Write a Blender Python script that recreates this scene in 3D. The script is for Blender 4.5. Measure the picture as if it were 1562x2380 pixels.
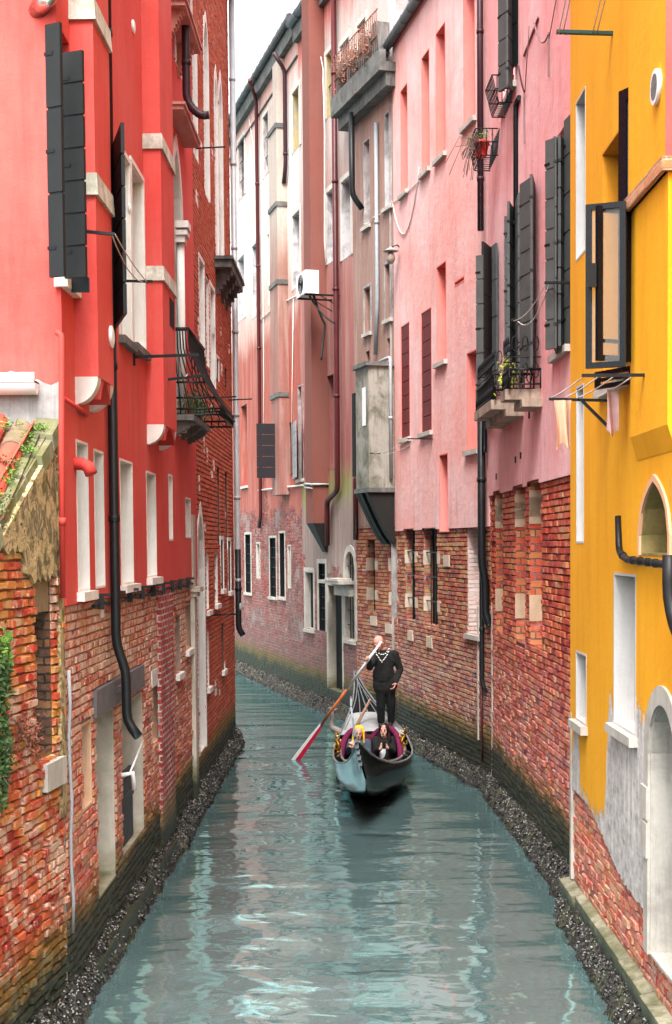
import bpy, bmesh, math, random
from mathutils import Vector, Matrix
R = math.radians
random.seed(7)
scene = bpy.context.scene
for o in list(bpy.data.objects): bpy.data.objects.remove(o)

# ---------------------------------------------------------------- camera
FOC, TH, RO, VPP, UC, CH = 3200.0, 0.0464, 0.008, 1418.0, 781.0, 4.3   # in units of a 1562 px wide picture
def _v(*a): return Vector(a)
FW = _v(0, math.cos(TH), -math.sin(TH)); UP0 = _v(0, math.sin(TH), math.cos(TH)); RT0 = _v(1, 0, 0)
RT = RT0*math.cos(RO) - UP0*math.sin(RO); UPV = UP0*math.cos(RO) + RT0*math.sin(RO)
cam_d = bpy.data.cameras.new('camera'); cam = bpy.data.objects.new('camera', cam_d)
scene.collection.objects.link(cam); scene.camera = cam
m = Matrix((RT, UPV, -FW)).transposed().to_4x4(); m.translation = _v(0, 0, CH); cam.matrix_world = m
cam_d.sensor_fit = 'HORIZONTAL'; cam_d.sensor_width = 36; cam_d.lens = 36*FOC/1562
cam_d.shift_x = 0; cam_d.shift_y = (VPP-1190)/1562; cam_d.clip_start = .1; cam_d.clip_end = 2000
scene.render.resolution_x = 672; scene.render.resolution_y = 1024

# ---------------------------------------------------------------- light
SUN_EL, SUN_AZ = 58, 187          # azimuth the light comes from, clockwise from +Y
world = bpy.data.worlds.new('World'); scene.world = world; world.use_nodes = True
wn = world.node_tree; bg = wn.nodes['Background']
sky = wn.nodes.new('ShaderNodeTexSky'); sky.sky_type = 'NISHITA'; sky.sun_disc = False
sky.sun_elevation = R(SUN_EL); sky.sun_rotation = R(SUN_AZ); sky.dust_density = 6; sky.air_density = 1.0; sky.ozone_density = .6
hs = wn.nodes.new('ShaderNodeHueSaturation'); hs.inputs['Saturation'].default_value = .12
wn.links.new(sky.outputs[0], hs.inputs['Color']); wn.links.new(hs.outputs[0], bg.inputs['Color'])
bg.inputs['Strength'].default_value = .15
sd = bpy.data.lights.new('sun', 'SUN'); sun = bpy.data.objects.new('sun', sd); scene.collection.objects.link(sun)
sd.energy = 1.5; sd.angle = R(25); sd.color = (1, .97, .93)
d = _v(math.sin(R(SUN_AZ))*math.cos(R(SUN_EL)), math.cos(R(SUN_AZ))*math.cos(R(SUN_EL)), math.sin(R(SUN_EL)))
sun.rotation_euler = (-d).to_track_quat('-Z', 'Y').to_euler()
vs = scene.view_settings; vs.view_transform = 'Standard'; vs.look = 'None'; vs.gamma = 1; vs.use_curve_mapping = False
vs.exposure = 1.95
scene.cycles.max_bounces = 8; scene.cycles.diffuse_bounces = 5; scene.cycles.glossy_bounces = 4
scene.cycles.use_denoising = True
scene.cycles.caustics_reflective = False; scene.cycles.caustics_refractive = False

# ---------------------------------------------------------------- picture <-> place
def ray(U, V): return FW*FOC + RT*(U-UC) + UPV*(VPP-V)
def G(U, V, z=.3):
    d = ray(U, V); k = (z-CH)/d.z; return _v(d.x*k, d.y*k, z)
def at(U, V, y):
    d = ray(U, V); k = y/d.y; return _v(d.x*k, y, CH+d.z*k)
class Wall:
    """vertical facade plane between two plan points, p0 nearer to the bridge; s metres along it, n metres out over the canal"""
    def __init__(w, p0, p1, side='R'):
        w.p0 = _v(p0[0], p0[1], 0); w.p1 = _v(p1[0], p1[1], 0)
        w.t = (w.p1-w.p0).normalized(); w.L = (w.p1-w.p0).length
        a = _v(-w.t.y, w.t.x, 0); w.n = a if (a.x > 0) == (side == 'L') else -a
    def P(w, s, z, n=0): q = w.p0 + w.t*s + w.n*n; return _v(q.x, q.y, z)
    def hit(w, U, V, n=0):
        d = ray(U, V); o = _v(0, 0, CH); q = w.p0 + w.n*n
        k = ((q.x-o.x)*w.n.x + (q.y-o.y)*w.n.y)/(d.x*w.n.x + d.y*w.n.y)
        p = o + d*k; return ((p-w.p0).dot(w.t), p.z)

# ---------------------------------------------------------------- scene bookkeeping
COL = scene.collection
def tag(o, label=None, cat=None, group=None, kind=None):
    if label: o['label'] = label
    if cat: o['category'] = cat
    if group: o['group'] = group
    if kind: o['kind'] = kind
    return o
def thing(name, label, cat, loc=(0, 0, 0), group=None):
    o = bpy.data.objects.new(name, None); COL.objects.link(o); o.location = loc; o.empty_display_size = .2
    return tag(o, label, cat, group)
def rootloc(o):
    while o.parent: o = o.parent
    return _v(*o.location)
def copy_tree(o, delta=None, parent=None):
    c = o.copy(); COL.objects.link(c); c.parent = parent
    if delta is not None: c.location = _v(*o.location) + delta
    for ch in [x for x in bpy.data.objects if x.parent == o]: copy_tree(ch, None, c)
    return c
class MB:
    def __init__(b): b.v = []; b.f = []; b.sm = []; b.pc = []
    def mk(b): b.pc.append((len(b.v), len(b.f)))
    def face(b, pts, smooth=False, mk=True):
        if mk: b.mk()
        i = len(b.v); b.v += [Vector(p) for p in pts]; b.f.append(tuple(range(i, i+len(pts)))); b.sm.append(smooth)
    def box8(b, p):
        b.mk()
        for q in ((0,3,2,1), (4,5,6,7), (0,1,5,4), (1,2,6,5), (2,3,7,6), (3,0,4,7)): b.face([p[k] for k in q], mk=False)
    def box(b, x0, x1, y0, y1, z0, z1):
        b.box8([(x0,y0,z0), (x1,y0,z0), (x1,y1,z0), (x0,y1,z0), (x0,y0,z1), (x1,y0,z1), (x1,y1,z1), (x0,y1,z1)])
    def wbox(b, w, s0, s1, z0, z1, n0, n1):
        b.box8([w.P(s0,z0,n0), w.P(s1,z0,n0), w.P(s1,z0,n1), w.P(s0,z0,n1), w.P(s0,z1,n0), w.P(s1,z1,n0), w.P(s1,z1,n1), w.P(s0,z1,n1)])
    def bar(b, p, q, wd, h=None, upv=(0, 0, 1)):
        p, q = Vector(p), Vector(q); h = h or wd; d = (q-p).normalized(); u = Vector(upv)
        if abs(d.dot(u)) > .98: u = _v(0, 1, 0)
        s = d.cross(u).normalized()*(wd/2); u = s.cross(d).normalized()*(h/2)
        b.box8([p-s-u, p+s-u, p+s+u, p-s+u, q-s-u, q+s-u, q+s+u, q-s+u])
    def tube(b, pts, r, seg=8, caps=True, smooth=True):
        b.mk(); pts = [Vector(p) for p in pts]; n = len(pts); rs = r if isinstance(r, (list, tuple)) else [r]*n
        rings = []; prev = None
        for i, p in enumerate(pts):
            d = (pts[min(i+1, n-1)] - pts[max(i-1, 0)]).normalized()
            u = prev if prev is not None else (_v(0, 0, 1) if abs(d.z) < .9 else _v(0, 1, 0))
            a = d.cross(u); a = a.normalized() if a.length > 1e-4 else d.orthogonal().normalized()
            c = a.cross(d).normalized(); prev = c
            i0 = len(b.v); b.v += [p + (a*math.cos(2*math.pi*k/seg) + c*math.sin(2*math.pi*k/seg))*rs[i] for k in range(seg)]
            rings.append(i0)
        for i in range(n-1):
            for k in range(seg):
                k2 = (k+1) % seg; b.f.append((rings[i]+k, rings[i]+k2, rings[i+1]+k2, rings[i+1]+k)); b.sm.append(smooth)
        if caps:
            b.f.append(tuple(rings[0]+k for k in range(seg))[::-1]); b.sm.append(False)
            b.f.append(tuple(rings[-1]+k for k in range(seg))); b.sm.append(False)
    def grid(b, rows, smooth=True, close=False):
        b.mk(); i0 = len(b.v); n = len(rows[0])
        for r in rows: b.v += [Vector(p) for p in r]
        for i in range(len(rows)-1):
            for k in range(n if close else n-1):
                k2 = (k+1) % n
                b.f.append((i0+i*n+k, i0+i*n+k2, i0+(i+1)*n+k2, i0+(i+1)*n+k)); b.sm.append(smooth)
    def ball(b, c, r, M=None, seg=12, rings=8):
        c = Vector(c); rr = r if isinstance(r, (tuple, list)) else (r, r, r); rows = []
        for i in range(rings+1):
            a = math.pi*i/rings; row = []
            for k in range(seg):
                t = 2*math.pi*k/seg; p = _v(rr[0]*math.sin(a)*math.cos(t), rr[1]*math.sin(a)*math.sin(t), rr[2]*math.cos(a))
                row.append(c + (M @ p if M else p))
            rows.append(row)
        b.grid(rows, True, True)
    def cap(b, p, q, r0, r1, seg=12):
        """tapered capsule"""
        p, q = Vector(p), Vector(q); d = (q-p); L = d.length or 1e-6; d = d/L; n = 4
        pts = [p - d*r0*math.cos(math.pi/2*i/n) for i in range(n)]; rs = [r0*max(.05, math.sin(math.pi/2*i/n)) for i in range(n)]
        pts += [p, q]; rs += [r0, r1]
        pts += [q + d*r1*math.sin(math.pi/2*i/n) for i in range(1, n+1)]; rs += [r1*max(.05, math.cos(math.pi/2*i/n)) for i in range(1, n+1)]
        b.tube(pts, rs, seg)
    def build_each(b, name, mat, parent=None, label=None):
        """one object per separate piece"""
        P = [(v0, f0) for v0, f0 in b.pc]+[(len(b.v), len(b.f))]; Q = []
        for (v0, f0), (v1, f1) in zip(P, P[1:]):
            if v1 > v0: vs_ = b.v[v0:v1]; Q.append([v0, v1, f0, f1, [min(v[i] for v in vs_)-.004 for i in range(3)], [max(v[i] for v in vs_)+.004 for i in range(3)]])
        par = list(range(len(Q)))
        def find(i):
            while par[i] != i: i = par[i]
            return i
        for i in range(len(Q)):
            for j in range(i):
                if all(Q[i][4][k] <= Q[j][5][k] and Q[j][4][k] <= Q[i][5][k] for k in range(3)): par[find(i)] = find(j)
        G_ = {}
        for i in range(len(Q)): G_.setdefault(find(i), []).append(Q[i])
        out = []
        for g in G_.values():
            c = MB()
            for v0, v1, f0, f1, _, _ in g:
                o = len(c.v)-v0; c.v += b.v[v0:v1]; c.f += [tuple(k+o for k in f) for f in b.f[f0:f1]]; c.sm += b.sm[f0:f1]
            out.append(c.build(name, mat, parent, label))
        return out
    def build(b, name, mat, parent=None, label=None):
        off = rootloc(parent) if parent else _v(0, 0, 0)
        me = bpy.data.meshes.new(name); me.from_pydata([v-off for v in b.v], [], b.f); me.update()
        me.polygons.foreach_set('use_smooth', b.sm)
        uv = me.uv_layers.new(name='UVMap')
        vv = b.v
        for p in me.polygons:
            nn = p.normal
            if abs(nn.z) > .75:
                for li in p.loop_indices:
                    q = vv[me.loops[li].vertex_index]; uv.data[li].uv = (q.y, q.x)
            else:
                tx, ty = -nn.y, nn.x; l = math.hypot(tx, ty) or 1; tx /= l; ty /= l
                if ty < 0: tx, ty = -tx, -ty
                for li in p.loop_indices:
                    q = vv[me.loops[li].vertex_index]; uv.data[li].uv = (q.x*tx + q.y*ty, q.z)
        o = bpy.data.objects.new(name, me); COL.objects.link(o); o.parent = parent
        if mat:
            for mm in (mat if isinstance(mat, list) else [mat]): me.materials.append(mm)
        if label: o['label'] = label
        return o
def remeshed(b, name, mat, parent, voxel=.012, smooth=3, label=None):
    """one continuous skin over everything in the builder"""
    o = b.build(name, mat, parent, label)
    md = o.modifiers.new('r', 'REMESH'); md.mode = 'VOXEL'; md.voxel_size = voxel; md.use_smooth_shade = True
    if smooth:
        sm = o.modifiers.new('s', 'SMOOTH'); sm.iterations = smooth; sm.factor = .5
    dg = bpy.context.evaluated_depsgraph_get(); dg.update()
    me = bpy.data.meshes.new_from_object(o.evaluated_get(dg)); o.modifiers.clear(); old = o.data; o.data = me
    bpy.data.meshes.remove(old)
    if not me.materials: me.materials.append(mat)
    for p in me.polygons: p.use_smooth = True
    return o

# ---------------------------------------------------------------- materials
class Mt:
    def __init__(g, name):
        g.m = bpy.data.materials.new(name); g.m.use_nodes = True; g.t = g.m.node_tree; g.t.nodes.clear()
        g.o = g.t.nodes.new('ShaderNodeOutputMaterial')
    def put(g, sock, v):
        if isinstance(v, bpy.types.NodeSocket): g.t.links.new(v, sock)
        elif v is not None:
            if sock.type == 'RGBA' and not hasattr(v, '__len__'): v = (v, v, v, 1)
            elif sock.type == 'RGBA' and len(v) == 3: v = (*v, 1)
            elif sock.type == 'VECTOR' and not hasattr(v, '__len__'): v = (v, v, v)
            sock.default_value = v
    def n(g, typ, ins=None, **pr):
        nd = g.t.nodes.new('ShaderNode'+typ)
        for k, v in pr.items(): setattr(nd, k, v)
        for k, v in (ins or {}).items(): g.put(nd.inputs[k], v)
        return nd
    def pos(g): return g.n('NewGeometry').outputs['Position']
    def uv(g): return g.n('UVMap', uv_map='UVMap').outputs[0]
    def map(g, vec, sc=(1, 1, 1), loc=(0, 0, 0)): return g.n('Mapping', {'Vector': vec, 'Scale': sc, 'Location': loc}).outputs[0]
    def noise(g, vec, scale, detail=4, rough=.55, dist=0): return g.n('TexNoise', {'Vector': vec, 'Scale': scale, 'Detail': detail, 'Roughness': rough, 'Distortion': dist}).outputs
    def math(g, op, a, b=0, c=None, clamp=False):
        nd = g.n('Math', operation=op, use_clamp=clamp); g.put(nd.inputs[0], a); g.put(nd.inputs[1], b)
        if c is not None: g.put(nd.inputs[2], c)
        return nd.outputs[0]
    def mix(g, f, a, b, blend='MIX'):
        nd = g.n('Mix', data_type='RGBA', blend_type=blend); g.put(nd.inputs[0], f); g.put(nd.inputs[6], a); g.put(nd.inputs[7], b); return nd.outputs[2]
    def ramp(g, f, stops, interp='LINEAR'):
        nd = g.n('ValToRGB', {0: f}); cr = nd.color_ramp; cr.interpolation = interp
        while len(cr.elements) < len(stops): cr.elements.new(.5)
        for e, (p, c) in zip(cr.elements, stops):
            e.position = p; e.color = (c, c, c, 1) if not hasattr(c, '__len__') else (*c, 1)
        return nd.outputs[0]
    def sep(g, vec): return g.n('SeparateXYZ', {0: vec}).outputs
    def comb(g, x, y, z=0): return g.n('CombineXYZ', {0: x, 1: y, 2: z}).outputs[0]
    def bump(g, h, st=.5, dist=.01, nrm=None): return g.n('Bump', {'Height': h, 'Strength': st, 'Distance': dist, 'Normal': nrm}).outputs[0]
    def out(g, col, rough=.8, nrm=None, spec=.3, metal=0, **kw):
        p = g.n('BsdfPrincipled', {'Base Color': col, 'Roughness': rough, 'Specular IOR Level': spec, 'Metallic': metal})
        if nrm is not None: g.put(p.inputs['Normal'], nrm)
        for k, v in kw.items(): g.put(p.inputs[k], v)
        g.t.links.new(p.outputs[0], g.o.inputs[0]); return g.m
def hsv(c, k): return tuple(min(1, x*k) for x in c)
def m_plain(name, col, rough=.6, var=.25, scale=8, metal=0, spec=.22, bump=.2, bd=.004):
    g = Mt(name); p = g.pos(); n1 = g.noise(p, scale, 5)[0]; n2 = g.noise(p, scale*9, 3)[0]
    c = g.mix(g.math('MULTIPLY', n1, 1), hsv(col, 1-var), hsv(col, 1+var)); 
    return g.out(c, g.math('MULTIPLY_ADD', n2, .3, rough-.15), g.bump(n2, bump, bd), spec, metal)
def m_plaster(name, col, col2, stain=(.18, .12, .1), st=.25, k2=.5, bump=.25):
    """painted render: broad fading to col2, fine vertical wash streaks, grain"""
    g = Mt(name); p = g.pos(); uv = g.uv()
    a = g.ramp(g.noise(p, .55, 6, .62)[0], [(.38, 0), (.66, 1)])
    c = g.mix(g.math('MULTIPLY', a, k2), col, col2)
    sv = g.map(uv, (3.2, .4, 1)); s = g.ramp(g.noise(sv, 1.4, 6, .6, .4)[0], [(.5, 0), (.78, 1)])
    c = g.mix(g.math('MULTIPLY', s, st), c, stain)
    s2 = g.ramp(g.noise(g.map(uv, (7, .9, 1), (3, 7, 0)), 1.6, 7, .7, .3)[0], [(.45, 0), (.8, 1)])
    c = g.mix(g.math('MULTIPLY', s2, st*1.0), c, col2)
    bl = g.ramp(g.noise(p, 1.7, 7, .7, .8)[0], [(.52, 0), (.72, 1)]); c = g.mix(g.math('MULTIPLY', bl, st*.8), c, g.mix(.5, c, stain))
    f = g.noise(p, 45, 4, .6)[0]; f2 = g.noise(p, 6, 5)[0]
    c = g.mix(g.math('MULTIPLY', f, .22), c, hsv(col, .55))
    h = g.math('MULTIPLY_ADD', f2, 2.2, f)
    return g.out(c, .85, g.bump(h, bump, .012), .2)
def brick_nodes(g, stops, mortar, bw=.26, bh=.078, ms=.011, mess=.5, white=.2, whitecol=(.62, .57, .52), salt=5.0, off=(0, 0, 0)):
    """weathered brickwork: returns colour, height"""
    uv = g.map(g.uv(), (1, 1, 1), off)
    wob = g.noise(uv, 3.2, 3)[1]; wob2 = g.noise(uv, 13, 2)[1]
    v = g.n('VectorMath', {0: uv, 1: g.n('VectorMath', {0: g.n('VectorMath', {0: wob, 1: (.5, .5, .5)}, operation='SUBTRACT').outputs[0], 'Scale': .04*mess}, operation='SCALE').outputs[0]}, operation='ADD').outputs[0]
    v = g.n('VectorMath', {0: v, 1: g.n('VectorMath', {0: g.n('VectorMath', {0: wob2, 1: (.5, .5, .5)}, operation='SUBTRACT').outputs[0], 'Scale': .028*mess}, operation='SCALE').outputs[0]}, operation='ADD').outputs[0]
    br = g.n('TexBrick', {'Vector': v, 'Color1': (0, 0, 0, 1), 'Color2': (1, 1, 1, 1), 'Mortar': (.5, .5, .5, 1), 'Scale': 1, 'Mortar Size': ms, 'Mortar Smooth': .35, 'Bias': 0, 'Brick Width': bw, 'Row Height': bh})
    br.offset = .5
    tint = br.outputs[0]; mf = br.outputs[1]
    patch = g.noise(uv, 1.1, 5, .6)[0]
    t2 = g.math('ADD', g.math('MULTIPLY', tint, .62), g.math('MULTIPLY_ADD', patch, 1.2, -.42), clamp=True)
    c = g.ramp(t2, stops)
    gr = g.noise(uv, 55, 5, .7)[0]; c = g.mix(g.math('MULTIPLY', gr, .5), c, g.mix(.5, c, (.05, .03, .02)))
    # mortar partly gone (dark joints) and partly smeared pale
    mg = g.ramp(g.noise(uv, 2.3, 4)[0], [(.4, 0), (.62, 1)])
    mc = g.mix(mg, mortar, hsv(mortar, .3))
    c = g.mix(mf, c, mc)
    wn_ = g.math('MULTIPLY', g.ramp(g.noise(uv, salt, 6, .72, .6)[0], [(.47, 0), (.66, 1)]), g.ramp(g.noise(uv, .7, 3, .5)[0], [(.4, .25), (.6, 1)]))
    c = g.mix(g.math('MULTIPLY', wn_, white), c, whitecol)
    h = g.math('MULTIPLY_ADD', g.math('SUBTRACT', 1, mf), 1.0, g.math('MULTIPLY', g.noise(uv, 24, 4, .6)[0], .55))
    return c, h
def tide(g, c, z_dark=.75, z_moss=1.15, rough=.75):
    """algae line left by the tide: black-green below, olive above"""
    p = g.pos(); z = g.sep(p)[2]; nz = g.math('MULTIPLY_ADD', g.noise(p, 1.3, 6, .65)[0], .5, -.25)
    nz2 = g.math('MULTIPLY_ADD', g.noise(g.map(p, (1, 1, 4)), 5, 4, .7)[0], .35, -.17)
    zz = g.math('ADD', z, g.math('ADD', nz, nz2))
    mo = g.n('MapRange', {'Value': zz, 'From Min': z_moss, 'From Max': z_moss-.3, 'To Min': 0, 'To Max': .78}).outputs[0]
    c = g.mix(mo, c, (.085, .08, .010))
    dk = g.n('MapRange', {'Value': zz, 'From Min': z_dark+.08, 'From Max': z_dark-.12, 'To Min': 0, 'To Max': .96}).outputs[0]
    c = g.mix(dk, c, g.mix(g.noise(p, 9, 5, .7)[0], (.006, .007, .005), (.030, .032, .018)))
    return c, g.math('MULTIPLY_ADD', dk, -.08, rough)
def m_brick(name, stops, mortar, td=.75, tm=1.15, extra=None, bd=.03, **kw):
    g = Mt(name); c, h = brick_nodes(g, stops, mortar, **kw)
    if extra: c, h = extra(g, c, h)
    c, r = tide(g, c, td, tm)
    return g.out(c, r, g.bump(h, .85, bd), .3)
def m_stone(name, col=(.62, .59, .54), dirt=(.2, .19, .16), k=.45, moss=0, td=0, sv=(14, 14, 1.2)):
    g = Mt(name); p = g.pos()
    a = g.ramp(g.noise(p, 2.2, 7, .68, .5)[0], [(.42, 0), (.7, 1)]); b = g.noise(g.map(p, sv), 1, 6, .7, .6)[0]
    c = g.mix(g.math('MULTIPLY', a, k), col, dirt)
    c = g.mix(g.math('MULTIPLY', g.ramp(b, [(.5, 0), (.75, 1)]), k*.8), c, hsv(dirt, .8))
    f = g.noise(p, 38, 5, .65)[0]
    c = g.mix(g.math('MULTIPLY', f, .3), c, hsv(dirt, 1.1))
    if moss:
        nz = g.sep(g.n('NewGeometry').outputs['Normal'])[2]
        mm = g.math('MULTIPLY', g.ramp(g.noise(p, 6, 5, .7)[0], [(.4, 0), (.6, 1)]), moss)
        c = g.mix(mm, c, (.075, .09, .012))
    r = .75
    if td: c, r = tide(g, c, td, td+(.4 if td > .5 else .1))
    return g.out(c, r, g.bump(g.math('MULTIPLY_ADD', f, .6, g.noise(p, 7, 5)[0]), .4, .012), .3)
RED = m_plaster('red_render', (.62, .066, .055), (.66, .15, .125), (.36, .03, .025), .38, .6)
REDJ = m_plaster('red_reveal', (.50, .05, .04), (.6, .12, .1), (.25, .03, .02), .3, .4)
PINK = m_plaster('pink_render', (.86, .41, .37), (.86, .62, .61), (.52, .18, .15), .55, 1, .5)
PINK2 = m_plaster('rose_render', (.90, .40, .40), (.92, .62, .63), (.54, .15, .14), .55, 1, .5)
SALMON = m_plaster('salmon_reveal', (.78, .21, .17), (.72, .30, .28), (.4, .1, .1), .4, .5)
YEL = m_plaster('yellow_render', (.80, .335, .012), (.84, .42, .03), (.42, .17, .01), .5, .6, .3)
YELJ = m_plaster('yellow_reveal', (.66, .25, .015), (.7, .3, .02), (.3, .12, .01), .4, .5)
WHITEW = m_stone('whitewashed_reveal', (.62, .59, .54), (.36, .31, .26), .5)
WHITEL = m_stone('bright_whitewashed_reveal', (.80, .78, .74), (.50, .46, .40), .35)
STONEL = m_stone('bright_white_stone', (.76, .74, .70), (.40, .37, .32), .4)
GREYW = m_stone('patchy_reveal', (.52, .48, .47), (.14, .10, .09), .95)
GREYM = m_stone('grey_render', (.40, .38, .37), (.13, .12, .115), .8)
OCHREW = m_stone('ochre_reveal', (.50, .36, .09), (.22, .23, .25), .95)
STONE = m_stone('white_stone', (.54, .51, .46), (.17, .15, .12), .55)
STONEM = m_stone('mossy_stone', (.70, .67, .61), (.3, .28, .22), .5, moss=.45)
VERGE = m_stone('mossy_verge_stone', (.24, .22, .14), (.06, .06, .03), .9, moss=.6)
STONET = m_stone('tide_stone', (.58, .54, .46), (.2, .18, .13), .5, td=.6)
QUAY = m_stone('quay_stone', (.34, .31, .24), (.07, .07, .04), 1.0, moss=.5, td=.40)
CONC = m_stone('dark_concrete', (.17, .165, .155), (.035, .035, .03), 1.0)
WOODD = m_plain('dark_wood', (.016, .014, .013), .8, .5, 6)
SHUT = m_plain('grey_green_shutter_paint', (.070, .075, .073), .65, .35, 5)
SHUTB = m_plain('black_shutter_paint', (.010, .011, .0115), .5, .3, 5)
SHUTR = m_plain('dark_red_shutter_paint', (.12, .007, .008), .7, .4, 5)
IRON = m_plain('black_iron', (.007, .007, .008), .45, .4, 30)
PIPEB = m_plain('black_pipe', (.009, .009, .010), .45, .4, 3)
PIPEP = m_plain('purple_brown_pipe', (.035, .012, .018), .42, .35, 3)
PIPER = m_plain('dark_red_pipe', (.065, .010, .011), .4, .35, 3)
PIPEG = m_plain('grey_zinc_pipe', (.38, .39, .40), .45, .3, 4, .15)
PIPERED = m_plain('red_plastic_pipe', (.52, .05, .04), .7, .2, 6)
GUT = m_plain('grey_gutter', (.095, .095, .10), .5, .35, 2.5)
WHITE = m_plain('white_paint', (.78, .78, .77), .5, .12, 6)
STEEL = m_plain('shiny_steel', (.55, .5, .45), .22, .3, 9, 1)
TILE = m_plain('terracotta_tile', (.36, .065, .038), .7, .45, 4)
TILEN = m_plain('new_terracotta_tile', (.44, .065, .04), .65, .2, 6)
TILEO = m_stone('old_mossy_tile', (.24, .15, .11), (.05, .05, .03), .8, moss=.35)
GLASSD = m_plain('dark_window', (.014, .015, .017), .25, .6, 2, 0, .6)
DARK = m_plain('dark_opening', (.006, .006, .0065), .9, .5, 3)
FRAMEB = m_plain('black_window_frame', (.005, .005, .007), .3, .3, 10)
ROPE = m_plain('pale_cord', (.6, .57, .52), .8, .2, 20)
ROPED = m_plain('dark_cable', (.02, .018, .018), .7, .3, 20)
LEAF = m_plain('green_leaves', (.10, .19, .03), .6, .6, 12)
LEAFD = m_plain('dark_green_leaves', (.035, .07, .02), .6, .6, 12)
TWIG = m_plain('dry_twigs', (.16, .11, .08), .9, .4, 12)
S_OR = [(0, (.20, .014, .008)), (.3, (.52, .05, .018)), (.55, (.60, .13, .03)), (.78, (.60, .27, .05)), (1, (.54, .34, .12))]
S_RED = [(0, (.15, .01, .01)), (.3, (.46, .025, .016)), (.55, (.60, .085, .035)), (.8, (.54, .19, .06)), (1, (.58, .40, .26))]
S_L2 = [(0, (.30, .035, .02)), (.3, (.46, .07, .035)), (.6, (.52, .11, .05)), (.85, (.45, .12, .07)), (1, (.55, .24, .16))]
S_R1 = [(0, (.17, .012, .012)), (.25, (.44, .035, .022)), (.55, (.62, .11, .045)), (.8, (.56, .19, .06)), (1, (.56, .34, .2))]
S_R2 = [(0, (.10, .02, .014)), (.25, (.30, .045, .025)), (.5, (.46, .11, .045)), (.75, (.46, .22, .07)), (1, (.40, .30, .24))]
S_R5 = [(0, (.06, .02, .018)), (.3, (.22, .03, .025)), (.6, (.34, .07, .045)), (.85, (.16, .09, .08)), (1, (.40, .32, .28))]
def ex_new_patch(g, c, h):
    """low on the shed: lime-smeared, crumbling"""
    p = g.pos(); z = g.sep(p)[2]; a = g.ramp(g.noise(p, 2.6, 7, .75, .9)[0], [(.5, 0), (.58, 1)])
    lo = g.n('MapRange', {'Value': g.math('MULTIPLY_ADD', g.noise(p, 1.5, 5, .6)[0], 2.0, z), 'From Min': 3.6, 'From Max': 2.4, 'To Min': 0, 'To Max': .8}).outputs[0]
    c = g.mix(lo, c, g.mix(g.n('NewGeometry').outputs['Random Per Island'], (.22, .012, .010), (.58, .085, .035)))
    c2 = g.mix(g.math('MULTIPLY', a, .75), c, (.60, .46, .34)); return c2, h
def ex_lime(g, c, h):
    z = g.sep(g.pos())[2]; a = g.ramp(g.noise(g.uv(), 3.2, 7, .75, 1)[0], [(.44, 0), (.54, 1)])
    up = g.n('MapRange', {'Value': z, 'From Min': 1.2, 'From Max': 3.0, 'To Min': .35, 'To Max': .9}).outputs[0]
    return g.mix(g.math('MULTIPLY', a, up), c, g.mix(g.noise(g.uv(), 9, 4, .7)[0], (.42, .26, .16), (.76, .66, .56))), h
def ex_salt_low(g, c, h):
    z = g.sep(g.pos())[2]; a = g.ramp(g.noise(g.uv(), 2.4, 7, .75, 1)[0], [(.42, 0), (.6, 1)])
    lo = g.n('MapRange', {'Value': z, 'From Min': 3.2, 'From Max': 1.8, 'To Min': .0, 'To Max': .75}).outputs[0]
    k = g.math('MULTIPLY', a, lo); k2 = g.ramp(g.noise(g.uv(), 22, 4, .7)[0], [(.4, 0), (.55, 1)])
    return g.mix(g.math('MULTIPLY', k, k2), c, (.46, .42, .42)), h
def ex_dirty(g, c, h):
    z = g.sep(g.pos())[2]; lo = g.n('MapRange', {'Value': z, 'From Min': 3.0, 'From Max': 1.2, 'To Min': .0, 'To Max': .55}).outputs[0]
    c = g.mix(lo, c, (.13, .10, .095))
    a = g.ramp(g.noise(g.uv(), 1.6, 7, .75, 1)[0], [(.5, 0), (.6, 1)])
    lo = g.n('MapRange', {'Value': z, 'From Min': 1.0, 'From Max': 1.8, 'To Min': .0, 'To Max': .8}).outputs[0]
    return g.mix(g.math('MULTIPLY', g.math('MULTIPLY', a, lo), g.ramp(g.noise(g.uv(), 14, 4, .7)[0], [(.45, 0), (.6, 1)])), c, (.34, .32, .31)), h
def m_mortar(name, col, td):
    g = Mt(name); p = g.pos(); n = g.noise(p, 7, 6, .7)[0]; c = g.mix(n, hsv(col, .25), hsv(col, 1.1)); c, r = tide(g, c, td, td+.45); return g.out(c, .9, g.bump(g.noise(p, 40, 4)[0], .5, .01), .2)
def m_rbrick(name, stops, td=.75, tm=1.15, extra=None, white=.3, whitecol=(.62, .57, .52), salt=6, patchk=.9):
    """brick faces, every brick its own fired colour"""
    g = Mt(name); uv = g.uv(); rnd = g.n('NewGeometry').outputs['Random Per Island']
    patch = g.noise(uv, .9, 5, .6)[0]
    t2 = g.math('ADD', g.math('MULTIPLY', rnd, .7), g.math('MULTIPLY_ADD', patch, patchk, .15-patchk/2), clamp=True); c = g.ramp(t2, stops)
    gr = g.noise(uv, 38, 6, .75)[0]; c = g.mix(g.math('MULTIPLY', g.ramp(gr, [(.35, 0), (.75, 1)]), .55), c, g.mix(.65, c, (.03, .015, .01)))
    wn_ = g.math('MULTIPLY', g.ramp(g.noise(uv, salt, 7, .75, .6)[0], [(.47, 0), (.60, 1)]), g.ramp(g.noise(uv, .7, 3, .5)[0], [(.4, .3), (.6, 1)]))
    c = g.mix(g.math('MULTIPLY', wn_, white), c, whitecol); h = g.noise(uv, 30, 5, .7)[0]
    if extra: c, h = extra(g, c, h)
    c, r = tide(g, c, td, tm)
    return g.out(c, r, g.bump(h, .6, .02), .25)
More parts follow.
